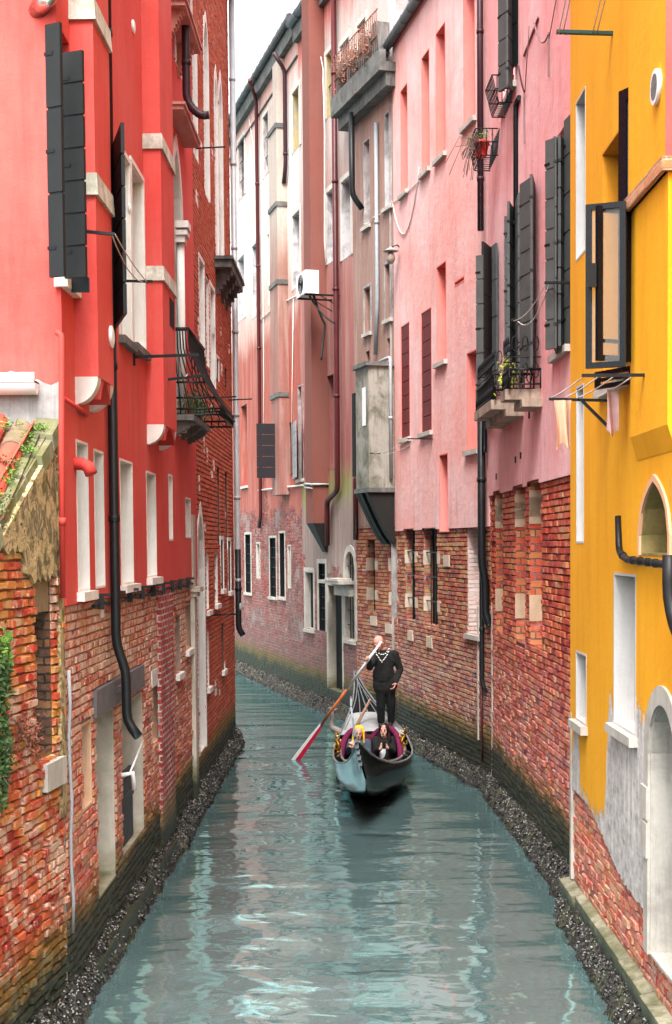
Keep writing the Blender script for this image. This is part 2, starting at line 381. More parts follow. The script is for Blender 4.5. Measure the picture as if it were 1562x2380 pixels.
B_SHED = m_brick('orange_old_brick', S_OR, (.42, .33, .22), .45, .95, ex_new_patch, bd=.06, bw=.25, bh=.085, ms=.014, mess=1.3, white=.35, whitecol=(.6, .5, .38))
B_L1 = m_brick('lime_smeared_brick', S_RED, (.50, .40, .33), .62, 1.0, ex_lime, bw=.26, bh=.082, ms=.013, mess=.8, white=.5, salt=7)
B_L2 = m_brick('orange_red_brick', S_L2, (.40, .25, .2), .7, 1.15, None, bw=.27, bh=.082, ms=.010, mess=.3, white=.25, salt=4)
B_R1 = m_brick('red_brick', S_R1, (.34, .22, .18), .85, 1.2, ex_salt_low, bw=.27, bh=.085, ms=.013, mess=.5, white=.3, salt=6)
B_R2 = m_brick('brown_brick', S_R2, (.30, .25, .22), .85, 1.25, ex_salt_low, bw=.27, bh=.085, ms=.013, mess=.5, white=.35, salt=6)
B_R5 = m_brick('dark_brick', S_R5, (.28, .25, .23), .75, 1.1, ex_dirty, bw=.27, bh=.085, ms=.013, mess=.5, white=.5, salt=3)
B_Y = m_brick('flaking_brick', S_RED, (.50, .45, .38), .35, .7, ex_lime, bw=.26, bh=.085, ms=.012, mess=.8, white=.9, salt=8, whitecol=(.62, .55, .46))

def m_layers(name, base, bands, zb, stops, amp=1.2, patch=(.26, .25, .24), pk=.8):
    """fading render over brick: bands = [(z, colour)] upwards, brick shows below zb with a ragged edge"""
    g = Mt(name); p = g.pos(); uv = g.uv(); z = g.sep(p)[2]
    n1 = g.noise(g.map(uv, (1.6, .55, 1)), 1.0, 6, .62, .5)[0]; n2 = g.noise(uv, 1.4, 7, .7)[0]
    zz = g.math('MULTIPLY_ADD', g.math('SUBTRACT', n1, .5), amp*4, z)
    c = base
    for zt, col, soft in bands:
        f = g.n('MapRange', {'Value': zz, 'From Min': zt-soft, 'From Max': zt+soft}).outputs[0]; c = g.mix(f, c, col)
    st = g.ramp(g.noise(g.map(uv, (3.2, .22, 1)), 1.3, 7, .68, .5)[0], [(.44, 0), (.74, 1)])
    c = g.mix(g.math('MULTIPLY', st, .6), c, g.mix(.55, c, (.16, .04, .03)))
    st2 = g.ramp(g.noise(g.map(uv, (4.2, .28, 1), (4, 4, 0)), 1.3, 7, .68, .5)[0], [(.46, 0), (.76, 1)])
    c = g.mix(g.math('MULTIPLY', st2, .5), c, (.58, .46, .42))
    bl = g.ramp(g.noise(uv, 1.1, 8, .75, .8)[0], [(.53, 0), (.62, 1)]); c = g.mix(g.math('MULTIPLY', bl, .3), c, g.mix(.5, c, (.10, .06, .05)))
    c = g.mix(g.math('MULTIPLY', g.noise(p, 30, 4)[0], .25), c, (.1, .06, .05))
    bc, h = brick_nodes(g, stops, (.14, .115, .105), .27, .085, .015, .6, .22)
    bc, h = ex_dirty(g, bc, h)
    bf = g.n('MapRange', {'Value': g.math('MULTIPLY_ADD', g.math('SUBTRACT', n2, .5), amp*5, z), 'From Min': zb+.06, 'From Max': zb-.06}).outputs[0]
    pf = g.math('MULTIPLY', g.ramp(g.noise(uv, .55, 6, .62)[0], [(.54, 0), (.56, 1)]), pk)
    gc = g.mix(g.noise(uv, 5, 5, .7)[0], hsv(patch, .45), hsv(patch, 1.3))
    keep = g.math('MULTIPLY', bf, g.math('SUBTRACT', 1, pf))
    c = g.mix(g.math('MULTIPLY', bf, pf), c, gc); c = g.mix(keep, c, bc)
    hh = g.math('ADD', g.math('MULTIPLY', h, keep), g.math('MULTIPLY', g.math('SUBTRACT', 1, keep), g.math('MULTIPLY_ADD', g.noise(uv, 12, 5, .6)[0], .35, 1.4)))
    c, r = tide(g, c, .85, 1.25)
    return g.out(c, r, g.bump(hh, .8, .03), .25)
W_CREAM = m_layers('cream_and_terracotta_render', (.38, .080, .052), [(10.9, (.62, .38, .32), .35), (12.3, (.84, .76, .71), 1.0), (17.2, (.72, .40, .34), .8)], 5.3, S_R5, .55)
W_TERRA = m_layers('grey_and_rose_render', (.27, .20, .17), [(5.5, (.24, .24, .06), .25), (6.1, (.30, .085, .075), .3), (9.0, (.38, .14, .12), 1.5), (11.6, (.46, .24, .21), 1.0), (13.6, (.58, .50, .46), .8), (17.4, (.60, .14, .11), .4)], 3.6, S_R5, .4, pk=.3)
W_BROWN = m_layers('brown_grey_render', (.30, .17, .13), [(9.5, (.33, .20, .16), .8), (12.6, (.36, .20, .155), 1.2)], 4.7, S_R2, .25, pk=.1)
TERRA = m_plaster('terracotta_render', (.20, .064, .048), (.20, .085, .068), (.10, .04, .035), .35, .5, .3)
LATR = m_stone('mouldy_render', (.33, .31, .27), (.06, .06, .03), 1.0)

def m_peel():
    g = Mt('peeling_ochre_render'); p = g.pos()
    a = g.ramp(g.noise(g.map(p, (4.5, 4.5, 3.2)), 1.6, 9, .8, .9)[0], [(.50, 0), (.60, 1)]); b2 = g.ramp(g.noise(p, 3.5, 6, .7)[0], [(.35, 0), (.7, 1)])
    c = g.mix(b2, (.50, .38, .20), (.34, .25, .12)); c = g.mix(g.math('MULTIPLY', a, .8), c, (.08, .06, .03))
    m_ = g.ramp(g.noise(g.map(p, (3, 3, 1), (9, 0, 0)), 2, 6, .7)[0], [(.55, 0), (.62, 1)]); c = g.mix(g.math('MULTIPLY', m_, .7), c, (.16, .16, .03))
    return g.out(c, .9, g.bump(g.math('ADD', a, g.noise(p, 30, 4)[0]), .8, .03), .2)
R_SHED = m_rbrick('orange_brick_faces', S_OR, .62, 1.1, ex_new_patch, .35, (.60, .48, .34), 7)
R_L1 = m_rbrick('lime_smeared_brick_faces', S_RED, .82, 1.15, ex_lime, .45, (.62, .48, .38), 8)
R_L2 = m_rbrick('orange_red_brick_faces', S_L2, .7, 1.1, None, .22, (.6, .42, .34), 5)
R_R1 = m_rbrick('red_brick_faces', S_R1, .85, 1.15, ex_salt_low, .3, (.60, .46, .40), 7)
R_R2 = m_rbrick('brown_brick_faces', S_R2, .85, 1.2, ex_salt_low, .35, (.50, .44, .40), 7)
R_R5 = m_rbrick('dark_red_brick_faces', S_R5, .8, 1.15, ex_dirty, .25, (.42, .38, .36), 7)
R_Y = m_rbrick('flaking_brick_faces', S_RED, .35, .6, ex_lime, .6, (.6, .52, .42), 8)
M_WARM = m_mortar('crumbling_lime_mortar', (.34, .24, .14), .5); M_PALE = m_mortar('pale_mortar', (.36, .26, .20), .82); M_RED = m_mortar('dark_mortar', (.13, .075, .06), .8); M_DK = m_mortar('grey_mortar', (.11, .085, .075), .8)
# pier bricks with thick white joints
def bricks(root, w, s0, s1, z0, z1, ops, mat, bw=.26, bh=.082, gap=.012, rough=.004, jut=.010, out=.006, base=-.014, seed=1, name='brickwork', topf=None, keep=1.0, skip=None):
    """individually laid bricks over a mortar bed, some proud, some eaten back"""
    rnd = random.Random(seed); b = MB(); z = z0; row = 0
    while z < z1-.02:
        zt = min(z+bh, z1); s = s0 - (bw*.5 if row % 2 else 0) - rnd.uniform(0, .04); 
        while s < s1:
            L = bw if rnd.random() < .72 else bw*.5
            L *= rnd.uniform(.9, 1.1); a, c = max(s, s0)+gap/2, min(s+L, s1)-gap/2; s += L
            if c-a < .03 or rnd.random() > keep: continue
            segs = [(a, c)]
            for o in ops:
                if o.z0-.01 < (z+zt)/2 < o.z1+.01:
                    ns = []
                    for p, q in segs:
                        if q <= o.s0 or p >= o.s1: ns.append((p, q)); continue
                        if p < o.s0-.02: ns.append((p, o.s0-.003))
                        if q > o.s1+.02: ns.append((o.s1+.003, q))
                    segs = ns
            for p, q in segs:
                if q-p < .02: continue
                if topf and z+bh*.5 > topf(p): continue
                if skip and skip((p+q)/2, z): continue
                za, zb = z+gap/2, zt-gap/2
                n = rnd.gauss(out, jut*.45) - (rnd.random() < .08)*rnd.uniform(0, jut); n = max(base+.004, n); e = min(.008, (q-p)*.2)
                j = lambda: rnd.uniform(-rough, rough)
                F = [(p+e+j(), za+e+j()), (q-e+j(), za+e+j()), (q-e+j(), zb-e+j()), (p+e+j(), zb-e+j())]; B_ = [(p, za), (q, za), (q, zb), (p, zb)]
                tl = rnd.uniform(-.25, .25)*jut
                f = [w.P(x, y, n+(tl if k in (0, 3) else -tl)) for k, (x, y) in enumerate(F)]; bb = [w.P(x, y, base) for x, y in B_]
                i0 = len(b.v); b.v += f+bb
                for q4 in ((0, 1, 2, 3), (4, 5, 1, 0), (5, 6, 2, 1), (6, 7, 3, 2), (7, 4, 0, 3)): b.f.append(tuple(i0+x for x in (q4 if w.n.x*1 < 0 or True else q4))); b.sm.append(False)
        z = zt; row += 1
    return b.build(name, mat, root)
# ---------------------------------------------------------------- facade tools
class Op: pass
def op(w, Ua, Ub, Vt, Vb, rev=None, pane=None, depth=.25, frame=None, bw=.1, sill=None, arch=None, grille=None, leaves=None, name='window', nf=.03, label=None, revcap=.02):
    o = Op(); Vm = (Vt+Vb)/2
    sa = w.hit(Ua, Vm, nf)[0]; sb = w.hit(Ub, Vm, nf)[0]; Un = Ua if sa < sb else Ub
    o.s0, o.s1 = min(sa, sb), max(sa, sb); o.z1 = w.hit(Un, Vt, nf)[1]; o.z0 = w.hit(Un, Vb, nf)[1]
    o.__dict__.update(rev=rev, pane=pane or GLASSD, depth=depth, frame=frame, bw=bw, sill=sill, arch=arch, grille=grille, leaves=leaves or [], name=name, nf=nf, label=label)
    return o
def arcz(o, u):
    """height of the arch soffit at fraction u of the width"""
    h = min((o.s1-o.s0)*(.5 if o.arch == 'round' else .95), (o.z1-o.z0)*.72)
    x = abs(2*u-1)
    y = math.sqrt(max(0, 1-x*x)) if o.arch == 'round' else math.sqrt(max(0, 1-((x+1)/2)**2))/math.sqrt(.75)
    return o.z1 - h + h*min(1, y)
def facade(root, w, layers, ops, s0=None, s1=None):
    """layers: (z0, z1, n, material, name[, zbreaks])"""
    s0 = 0 if s0 is None else s0; s1 = w.L if s1 is None else s1
    for li, (za, zb, n, mat, name) in enumerate(layers):
        b = MB(); S = {s0, s1}; Z = {za, zb}
        for o in ops:
            S |= {min(max(o.s0, s0), s1), min(max(o.s1, s0), s1)}; Z |= {min(max(o.z0, za), zb), min(max(o.z1, za), zb)}
        S = sorted(S); Z = sorted(Z)
        for i in range(len(S)-1):
            for k in range(len(Z)-1):
                if S[i+1]-S[i] < 1e-4 or Z[k+1]-Z[k] < 1e-4: continue
                ms, mz = (S[i]+S[i+1])/2, (Z[k]+Z[k+1])/2
                if any(o.s0 < ms < o.s1 and o.z0 < mz < o.z1 for o in ops): continue
                a = [w.P(S[i], Z[k], n), w.P(S[i+1], Z[k], n), w.P(S[i+1], Z[k+1], n), w.P(S[i], Z[k+1], n)]
                b.face(a if (w.t.cross(_v(0, 0, 1))).dot(w.n) > 0 else a[::-1])
                if n > 0 and abs(Z[k]-za) < 1e-6: b.face([w.P(S[i], za, 0), w.P(S[i+1], za, 0), w.P(S[i+1], za, n), w.P(S[i], za, n)])
        if n > 0:
            for sx in (s0, s1): b.face([w.P(sx, za, 0), w.P(sx, zb, 0), w.P(sx, zb, n), w.P(sx, za, n)])
        b.build(name, mat, root)
    for o in ops: make_window(root, w, o, layers)
def make_window(root, w, o, layers):
    wallmat = [l for l in layers if l[0]-.01 <= (o.z0+o.z1)/2 <= l[1]+.01] or [layers[-1]]
    nf = wallmat[0][2]; wm = wallmat[0][3]; rev = o.rev or wm; e = .004
    b = MB(); b.wbox(w, o.s0, o.s1, o.z0, o.z1, -o.depth-.04, -o.depth)
    win = b.build(o.name, o.pane, root, o.label)
    r = MB(); t = .02
    r.wbox(w, o.s0-e, o.s0+t, o.z0, o.z1, -o.depth, nf+e); r.wbox(w, o.s1-t, o.s1+e, o.z0, o.z1, -o.depth, nf+e)
    r.wbox(w, o.s0+t, o.s1-t, o.z0-e, o.z0+t, -o.depth, nf+e)
    if not o.arch: r.wbox(w, o.s0+t, o.s1-t, o.z1-t, o.z1+e, -o.depth, nf+e)
    else:
        N = 10
        for i in range(N):
            ua, ub = i/N, (i+1)/N; sa = o.s0+t+(o.s1-o.s0-2*t)*ua; sb = o.s0+t+(o.s1-o.s0-2*t)*ub; zt = o.z1+e
            p = [w.P(sa, arcz(o, ua), -o.depth), w.P(sb, arcz(o, ub), -o.depth), w.P(sb, arcz(o, ub), nf+e), w.P(sa, arcz(o, ua), nf+e)]
            p += [w.P(sa, zt, -o.depth), w.P(sb, zt, -o.depth), w.P(sb, zt, nf+e), w.P(sa, zt, nf+e)]; r.box8(p)
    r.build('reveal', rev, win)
    if o.arch:
        sp = MB(); N = 14
        for i in range(N):
            ua, ub = i/N, (i+1)/N; sa = o.s0-.004+(o.s1-o.s0+.008)*ua; sb = o.s0-.004+(o.s1-o.s0+.008)*ub
            sp.face([w.P(sa, arcz(o, ua), nf+.0055), w.P(sb, arcz(o, ub), nf+.0055), w.P(sb, o.z1+.006, nf+.0055), w.P(sa, o.z1+.006, nf+.0055)])
        sp.build('spandrel', wm, win)
    if o.frame:
        f = MB(); q = .025; bw = o.bw
        f.wbox(w, o.s0-bw, o.s0-e, o.z0, o.z1 if not o.arch else arcz(o, 0), nf+.001, nf+q); f.wbox(w, o.s1+e, o.s1+bw, o.z0, o.z1 if not o.arch else arcz(o, 0), nf+.001, nf+q)
        if not o.arch: f.wbox(w, o.s0-bw, o.s1+bw, o.z1+e, o.z1+bw, nf+.001, nf+q)
        else:
            N = 14; cs = (o.s0+o.s1)/2; W = (o.s1-o.s0)
            pts = [(o.s0+W*i/N, arcz(o, i/N)) for i in range(N+1)]
            for (a, za), (c2, zc) in zip(pts, pts[1:]):
                k = 1+2*bw/W; zm = arcz(o, 0)
                oa = (cs+(a-cs)*k, zm+(za-zm)*k); oc = (cs+(c2-cs)*k, zm+(zc-zm)*k)
                f.box8([w.P(a, za, nf+.001), w.P(c2, zc, nf+.001), w.P(c2, zc, nf+q), w.P(a, za, nf+q), w.P(oa[0], oa[1], nf+.001), w.P(oc[0], oc[1], nf+.001), w.P(oc[0], oc[1], nf+q), w.P(oa[0], oa[1], nf+q)])
        f.build('frame', o.frame, win)
    if o.sill:
        f = MB(); f.wbox(w, o.s0-.07, o.s1+.07, o.z0-.09, o.z0-e, -.02, nf+.075); f.build('sill', o.sill, win)
    if o.grille:
        f = MB(); nb, nh = o.grille; nn = -min(.06, o.depth*.5)
        for i in range(1, nb+1): s = o.s0+(o.s1-o.s0)*i/(nb+1); f.wbox(w, s-.009, s+.009, o.z0+.02, o.z1-.02, nn-.009, nn+.009)
        for i in range(1, nh+1): z = o.z0+(o.z1-o.z0)*i/(nh+1); f.wbox(w, o.s0+.02, o.s1-.02, z-.012, z+.012, nn-.005, nn+.016)
        f.build('grille', IRON, win)
    for lf in o.leaves: leaf(win, w, *lf)
    o.obj = win
def leaf(parent, w, Ua, na, Ub, nb, Vt, Vb, mat, planks=.27, handle=False):
    Vm = (Vt+Vb)/2; sa = w.hit(Ua, Vm, na)[0]; sb = w.hit(Ub, Vm, nb)[0]
    Un, nn = (Ua, na) if (w.P(sa, 0, na).y < w.P(sb, 0, nb).y) else (Ub, nb)
    z1 = w.hit(Un, Vt, nn)[1]; z0 = w.hit(Un, Vb, nn)[1]
    A, B = w.P(sa, 0, na), w.P(sb, 0, nb); d = (B-A).normalized(); q = _v(-d.y, d.x, 0)*.018
    b = MB(); N = max(3, int((z1-z0)/planks)); g = .011
    def bx(a, c, za, zb, k=1):
        p = [a-q*k, c-q*k, c+q*k, a+q*k]; b.box8([_v(x.x, x.y, za) for x in p]+[_v(x.x, x.y, zb) for x in p])
    bx(A+d*.01, B-d*.01, z0+.01, z1-.01, .45)
    for i in range(N): bx(A, B, z0+(z1-z0)*i/N+g, z0+(z1-z0)*(i+1)/N-g)
    o = b.build('shutter', mat, parent)
    h = MB()
    for f in (.12, .5, .88):
        z = z0+(z1-z0)*f; a = A-d*.01; h.box8([_v(*(a+s1_*q*1.3+k*d*.09).to_tuple()[:2], z+dz) for dz in (-.015, .015) for s1_, k in ((-1, 0), (-1, 1), (1, 1), (1, 0))])
    h.build_each('hinge', IRON, o)
    return o
def body(root, pts, depth, z1, side, roofm=None, gutter=GUT, near=True, eave=.35, z0=-1, gr=.09):
    """side and back walls and the roof behind a facade; pts = plan points of its front, nearest first"""
    outward = pts[0][2]; F = [_v(p[0], p[1], 0) for p in pts]; B_ = [f - outward*depth for f in F]
    b = MB()
    def q(a, c): b.face([_v(a.x, a.y, z0), _v(c.x, c.y, z0), _v(c.x, c.y, z1), _v(a.x, a.y, z1)])
    if near: q(F[0], B_[0])
    q(F[-1], B_[-1]); q(B_[0], B_[-1]); b.build('side_wall', side, root)
    r = MB(); th = .14; rise = depth*.3
    for (fa, fc, ba, bc) in zip(F, F[1:], B_, B_[1:]):
        fa, fc = fa+outward*eave, fc+outward*eave
        p = [_v(fa.x, fa.y, z1), _v(fc.x, fc.y, z1), _v(bc.x, bc.y, z1+rise), _v(ba.x, ba.y, z1+rise)]; r.box8(p + [x+_v(0, 0, th) for x in p])
    rf = r.build('roof', roofm or TILE, root)
    if gutter:
        g = MB(); P_ = [f + outward*(eave+.06) + _v(0, 0, z1+.03) for f in F]; g.tube(P_, gr, 8)
        for a, c in zip(P_, P_[1:]):
            L = (c-a).length
            for i in range(int(L/.6)): g.tube([a+(c-a)*(i*.6/L), a+(c-a)*((i*.6+.03)/L)], gr*1.13, 8)
        g.build('gutter', gutter, rf)
    return rf
def pipe(parent, pts, r, mat, name='drainpipe', collars=1.9, label=None, seg=10, clamps=True):
    """a downpipe with socket collars and wall clamps"""
    b = MB(); pts = [Vector(p) for p in pts]
    # round the bends
    q = [pts[0]]
    for a, c, e in zip(pts, pts[1:], pts[2:]):
        k = min(r*2.2, (a-c).length*.45, (e-c).length*.45); u, v = c+(a-c).normalized()*k, c+(e-c).normalized()*k
        q += [u, (u+v)/4+c/2, v]
    q.append(pts[-1]); b.tube(q, r, seg)
    for a, c in zip(pts, pts[1:]):
        L = (c-a).length; n = int(L/collars)
        for i in range(1, n+1):
            m_ = a+(c-a)*(i*collars/(L+.3)); d = (c-a).normalized(); b.tube([m_-d*.035, m_+d*.035], r*1.18, seg)
    return b.build(name, mat, parent, label)
def chimney(root, w, Un, Uf, V, n, z0, z1, mat, bands, corbel=None, bandmat=None):
    s0 = w.hit(Un, V, n)[0]; s1 = w.hit(Uf, V, n)[0]
    b = MB(); b.wbox(w, s0, s1, z0, z1, -.05, n); ch = b.build('chimney', mat, root)
    for (Vt, Vb) in bands:
        bb = MB(); za = w.hit(Un, Vb, n)[1]; zb = w.hit(Un, Vt, n)[1]
        e = .03; bb.box8([w.P(s0-e, za, 0), w.P(s1+e, za, 0), w.P(s1+e, za, n+e), w.P(s0-e, za, n+e)] + [w.P(s0-e*.6, zb, 0), w.P(s1+e*.6, zb, 0), w.P(s1+e*.6, zb, n+e*.6), w.P(s0-e*.6, zb, n+e*.6)])
        bb.build('stone_band', bandmat or STONEM, ch)
    if corbel:
        for sa, sb in ((s0, s0+.16), (s1-.16, s1)):
            c = MB(); h = corbel; K = 8; prof = [(0, z0), (n*.98, z0)] + [(n*.98*math.cos(math.pi/2*i/K), z0-h*math.sin(math.pi/2*i/K)) for i in range(1, K+1)]
            c.face([w.P(sa, z, x) for x, z in prof]); c.face([w.P(sb, z, x) for x, z in prof][::-1])
            for (x0_, za_), (x1_, zb_) in zip(prof, prof[1:]+prof[:1]): c.face([w.P(sa, za_, x0_), w.P(sb, za_, x0_), w.P(sb, zb_, x1_), w.P(sa, zb_, x1_)])
            c.build('corbel', STONEL, ch)
        c = MB(); K = 8; a0, a1 = s0+.16, s1-.16   # red vault between the corbels
        for i in range(K):
            t0, t1 = i/K, (i+1)/K; f = lambda t: z0-corbel*.75*(1-math.sin(math.pi*t))
            c.box8([w.P(a0+(a1-a0)*t0, f(t0), -.02), w.P(a0+(a1-a0)*t1, f(t1), -.02), w.P(a0+(a1-a0)*t1, f(t1), n*.96), w.P(a0+(a1-a0)*t0, f(t0), n*.96), w.P(a0+(a1-a0)*t0, z0+.01, -.02), w.P(a0+(a1-a0)*t1, z0+.01, -.02), w.P(a0+(a1-a0)*t1, z0+.01, n*.96), w.P(a0+(a1-a0)*t0, z0+.01, n*.96)])
        c.build('vault', REDJ, ch)
    return ch, s0, s1
def cable(pts, sag, r=.006, n=10):
    out = []
    for a, c in zip(pts, pts[1:]):
        a, c = Vector(a), Vector(c)
        for i in range(n): t = i/n; out.append(a.lerp(c, t)-_v(0, 0, sag*4*t*(1-t)))
    out.append(Vector(pts[-1])); return out
# ================================================================ SETTING
b = MB(); b.face([(-300, -100, -1.2), (300, -100, -1.2), (300, 600, -1.2), (-300, 600, -1.2)])
tag(b.build('canal_bed', m_plain('mud', (.05, .05, .04), .9)), kind='structure')
def m_water():
    g = Mt('canal_water'); p = g.pos()
    a = g.noise(g.map(p, (.42, 1.0, 1)), 1.15, 1, .4, .35)[0]; c = g.noise(g.map(p, (.7, 1.2, 1), (5, 3, 0)), 3.6, 1, .5, .5)[0]; f = g.noise(g.map(p, (1, 1.6, 1)), 14, 3, .6)[0]
    h = g.math('ADD', g.math('ADD', g.math('MULTIPLY', a, 1.0), g.math('MULTIPLY', c, .17)), g.math('MULTIPLY', f, .010))
    nr = g.bump(h, 1, .07)
    col = g.mix(g.noise(p, .6, 5, .6)[0], (.085, .145, .147), (.155, .235, .235))
    dif = g.n('BsdfDiffuse', {0: col, 'Normal': nr}).outputs[0]
    gl = g.n('BsdfGlossy', {0: (.52, .88, .90, 1), 'Roughness': .012, 'Normal': nr}).outputs[0]
    fr = g.n('Fresnel', {'IOR': 1.33, 'Normal': nr}).outputs[0]
    k = g.math('MULTIPLY_ADD', fr, .5, .60, clamp=True)
    mx = g.n('MixShader', {0: k, 1: dif, 2: gl}).outputs[0]; g.t.links.new(mx, g.o.inputs[0]); return g.m
b = MB(); b.face([(-300, -100, 0), (300, -100, 0), (300, 600, 0), (-300, 600, 0)])
tag(b.build('canal_water', m_water()), kind='structure')

# plan of the two banks
A = (-2.46, 12.4); C = (-2.2, 29.74)
WL = Wall(A, C, 'L'); sL = WL.hit(457, 1500)[0]
WS = Wall((-2.98, 8.2), (-2.47, 12.38), 'L')
K1 = (2.91, 15.2); K2 = (2.69, 23.86); K3 = (1.37, 30.74); K4 = (.5, 33.49); K5 = (-.92, 38.34); K6 = (-4.85, 53.45)
W1 = Wall(K1, K2); W2 = Wall(K2, K3); W3 = Wall(K3, K4); W4 = Wall(K4, K5); W5 = Wall(K5, K6)
WY = Wall((2.70, 8), (2.68, 15.55))
W3.n2 = W3.n

# ================================================================ LEFT: RED HOUSE
rh = thing('red_house', 'tall red plastered house with black shutters, standing behind the tiled shed on the left bank', 'house', (A[0]-3, A[1]+5, 0))
ls = (WL, 'x')
PEACH = m_stone('peach_reveal', (.66, .42, .27), (.4, .22, .14), .3)
BOARD = m_plain('weathered_door_boards', (.10, .09, .09), .8, .5, 3)
o1 = [op(WL, 179, 206, 1022, 1376, WHITEL, depth=.3, sill=STONEL), op(WL, 220, 242, 1044, 1368, WHITEL, depth=.3),
      op(WL, 280, 309, 1066, 1360, WHITEL, depth=.3, sill=STONEL), op(WL, 341, 363, 1095, 1343, WHITEL, depth=.3, sill=STONEL),
      op(WL, 392, 401, 1102, 1256, WHITEL, depth=.25), op(WL, 431, 443, 1156, 1250, WHITEL, depth=.25),
      op(WL, 137, 164, 58, 640, REDJ, DARK, depth=.2, sill=STONEL),
      op(WL, 275, 300, 345, 776, WHITEL, depth=.3, frame=STONEL, bw=.06, sill=CONC), op(WL, 305, 332, 382, 793, WHITEL, depth=.3, frame=STONEL, bw=.06, sill=CONC),
      op(WL, 398, 423, 330, 1000, STONEL, DARK, depth=.25, frame=STONEL, bw=.13, arch='pointed', name='balcony_door'),
      op(WL, 402, 424, -400, 130, STONEL, DARK, depth=.25, frame=STONEL, bw=.12, name='balcony_door')]
o2 = [op(WL, 192, 216, 1685, 1892, PEACH, BOARD, depth=.16, nf=0), op(WL, 226, 269, 1668, 2100, STONET, STONET, depth=.35, nf=0, name='doorway', label='stone jambed recess beside the water gate'),
      op(WL, 284, 335, 1640, 1998, STONET, BOARD, depth=.4, nf=0, name='water_gate'),
      op(WL, 354, 373, 1572, 1737, PEACH, BOARD, depth=.2, nf=0), op(WL, 409, 420, 1432, 1568, None, DARK, depth=.3, nf=0, sill=STONEL), op(WL, 432, 446, 1405, 1512, PEACH, BOARD, depth=.15, nf=0, sill=STONEL)]
ZR = 3.78
facade(rh, WL, [(-1.1, ZR, -.014, M_PALE, 'mortar_bed'), (ZR, 16, .03, RED, 'plastered_wall')], o1+o2, 0, sL)
b = MB(); b.face([(-9, A[1], 5.75), (A[0]+.03, A[1], 5.75), (A[0]+.03, A[1], 16), (-9, A[1], 16)]); b.build('gable_wall', RED, rh)
b = MB(); b.face([(-9, A[1]+.02, -1), (A[0]-.02, A[1]+.02, -1), (A[0]-.02, A[1]+.02, 5.8), (-9, A[1]+.02, 5.8)]); b.build('bare_gable_foot', m_stone('limewashed_wall', (.50, .44, .38), (.20, .21, .13), .8), rh)
Q = WL.P(sL, 0)
body(rh, [(A[0], A[1], WL.n), (Q.x, Q.y, WL.n)], 6.5, 16, RED, near=False)
# weathered patch where the paint has come away above the shed
b = MB(); random.seed(4)
pts = [(A[0]-.85, 6.0)] + [(A[0]-.85+.06*i, 5.93+random.uniform(-.03, .05)-.012*i) for i in range(1, 14)] + [(A[0]+.02, 5.8), (A[0]+.02, 5.2), (A[0]-.85, 5.2)]
b.face([(x, A[1]-.012, z) for x, z in pts]); b.build('bare_patch', GREYM, rh)
# timber lintel over the water gate, sill stones, stone step at the foot
b = MB(); s0 = WL.hit(215, 1640)[0]; s1 = WL.hit(328, 1600)[0]; z1 = WL.hit(215, 1606)[1]
b.wbox(WL, s0, s1, z1-.27, z1, -.05, .045); b.wbox(WL, s0+1.1, s0+1.7, z1-.14, z1-.07, .046, .075); b.build('timber_lintel', m_plain('grey_timber', (.13, .12, .125), .85, .35, 5), rh)
b = MB(); s0 = WL.hit(284, 1990)[0]; s1 = WL.hit(323, 1960)[0]; z0 = WL.hit(284, 1990)[1]; z1 = WL.hit(284, 1825)[1]
for i in range(7): b.wbox(WL, s0+.03+(s1-s0)*i/7, s0+.02+(s1-s0)*(i+1)/7, z0, z1, -.10, -.07)
b.wbox(WL, s0+.02, s1, z1, z1+.05, -.11, -.05); b.wbox(WL, s0+.02, s1, z0+.5, z0+.58, -.07, -.05); b.build('low_gate', m_plain('dark_gate_boards', (.045, .045, .048), .7, .4, 4), rh)
bricks(rh, WL, 0, sL, -.4, ZR, o2, R_L1, jut=.014, seed=3)
sq0, sq1 = WL.hit(376, 1600, .05)[0], WL.hit(406, 1600, .05)[0]
b = MB(); b.wbox(WL, sq0, sq1, -.4, ZR, -.01, .045); b.build('brick_pier', m_brick('pier_brick', [(0, (.24, .01, .012)), (.5, (.42, .03, .03)), (1, (.5, .09, .06))], (.62, .55, .5), .6, 1.0, bw=.24, bh=.085, ms=.014, mess=.5, white=.2), rh)
b = MB(); b.tube([WL.P(s0, z1+.12, .0), WL.P(s0+.05, z1+.14, .12), WL.P(s0+.05, z1-.05, .14)], .03, 8); b.tube([WL.P(s0+.05, z1+.16, .1), WL.P(s1+.3, z1+.3, .02)], .012, 6); b.build('vent_pipe', WHITE, rh)
b = MB(); s0 = WL.hit(226, 2100)[0]
for k in range(5): b.wbox(WL, s0-.5+k*1.15, s0+.6+k*1.15, -.3, .22+.03*random.random(), -.02, .10+.04*random.random())
b.build_each('footing_stone', STONET, rh)
# keep-stones and hooks along the bottom of the render, horizontal cable
b = MB(); b.tube([WL.P(s, ZR-.05+.02*math.sin(s*5), .04) for s in [x*.3 for x in range(4, int(sL/.3))]], .018, 6)
for s in [x*.9+1.5 for x in range(9)]: b.wbox(WL, s, s+.03, ZR-.1, ZR+.06, .03, .09); b.wbox(WL, s, s+.03, ZR+.03, ZR+.06, .09, .16)
b.build('cable_run', ROPED, rh)
b = MB(); random.seed(3)
for (U, V, wd, h) in [(235, 1400, .12, .16), (352, 1560, .5, .22)]:
    s, z = WL.hit(U, V, .01); b.wbox(WL, s, s+wd, z-h, z, -.01, .018)
b.build_each('stone_block', STONEL, rh)
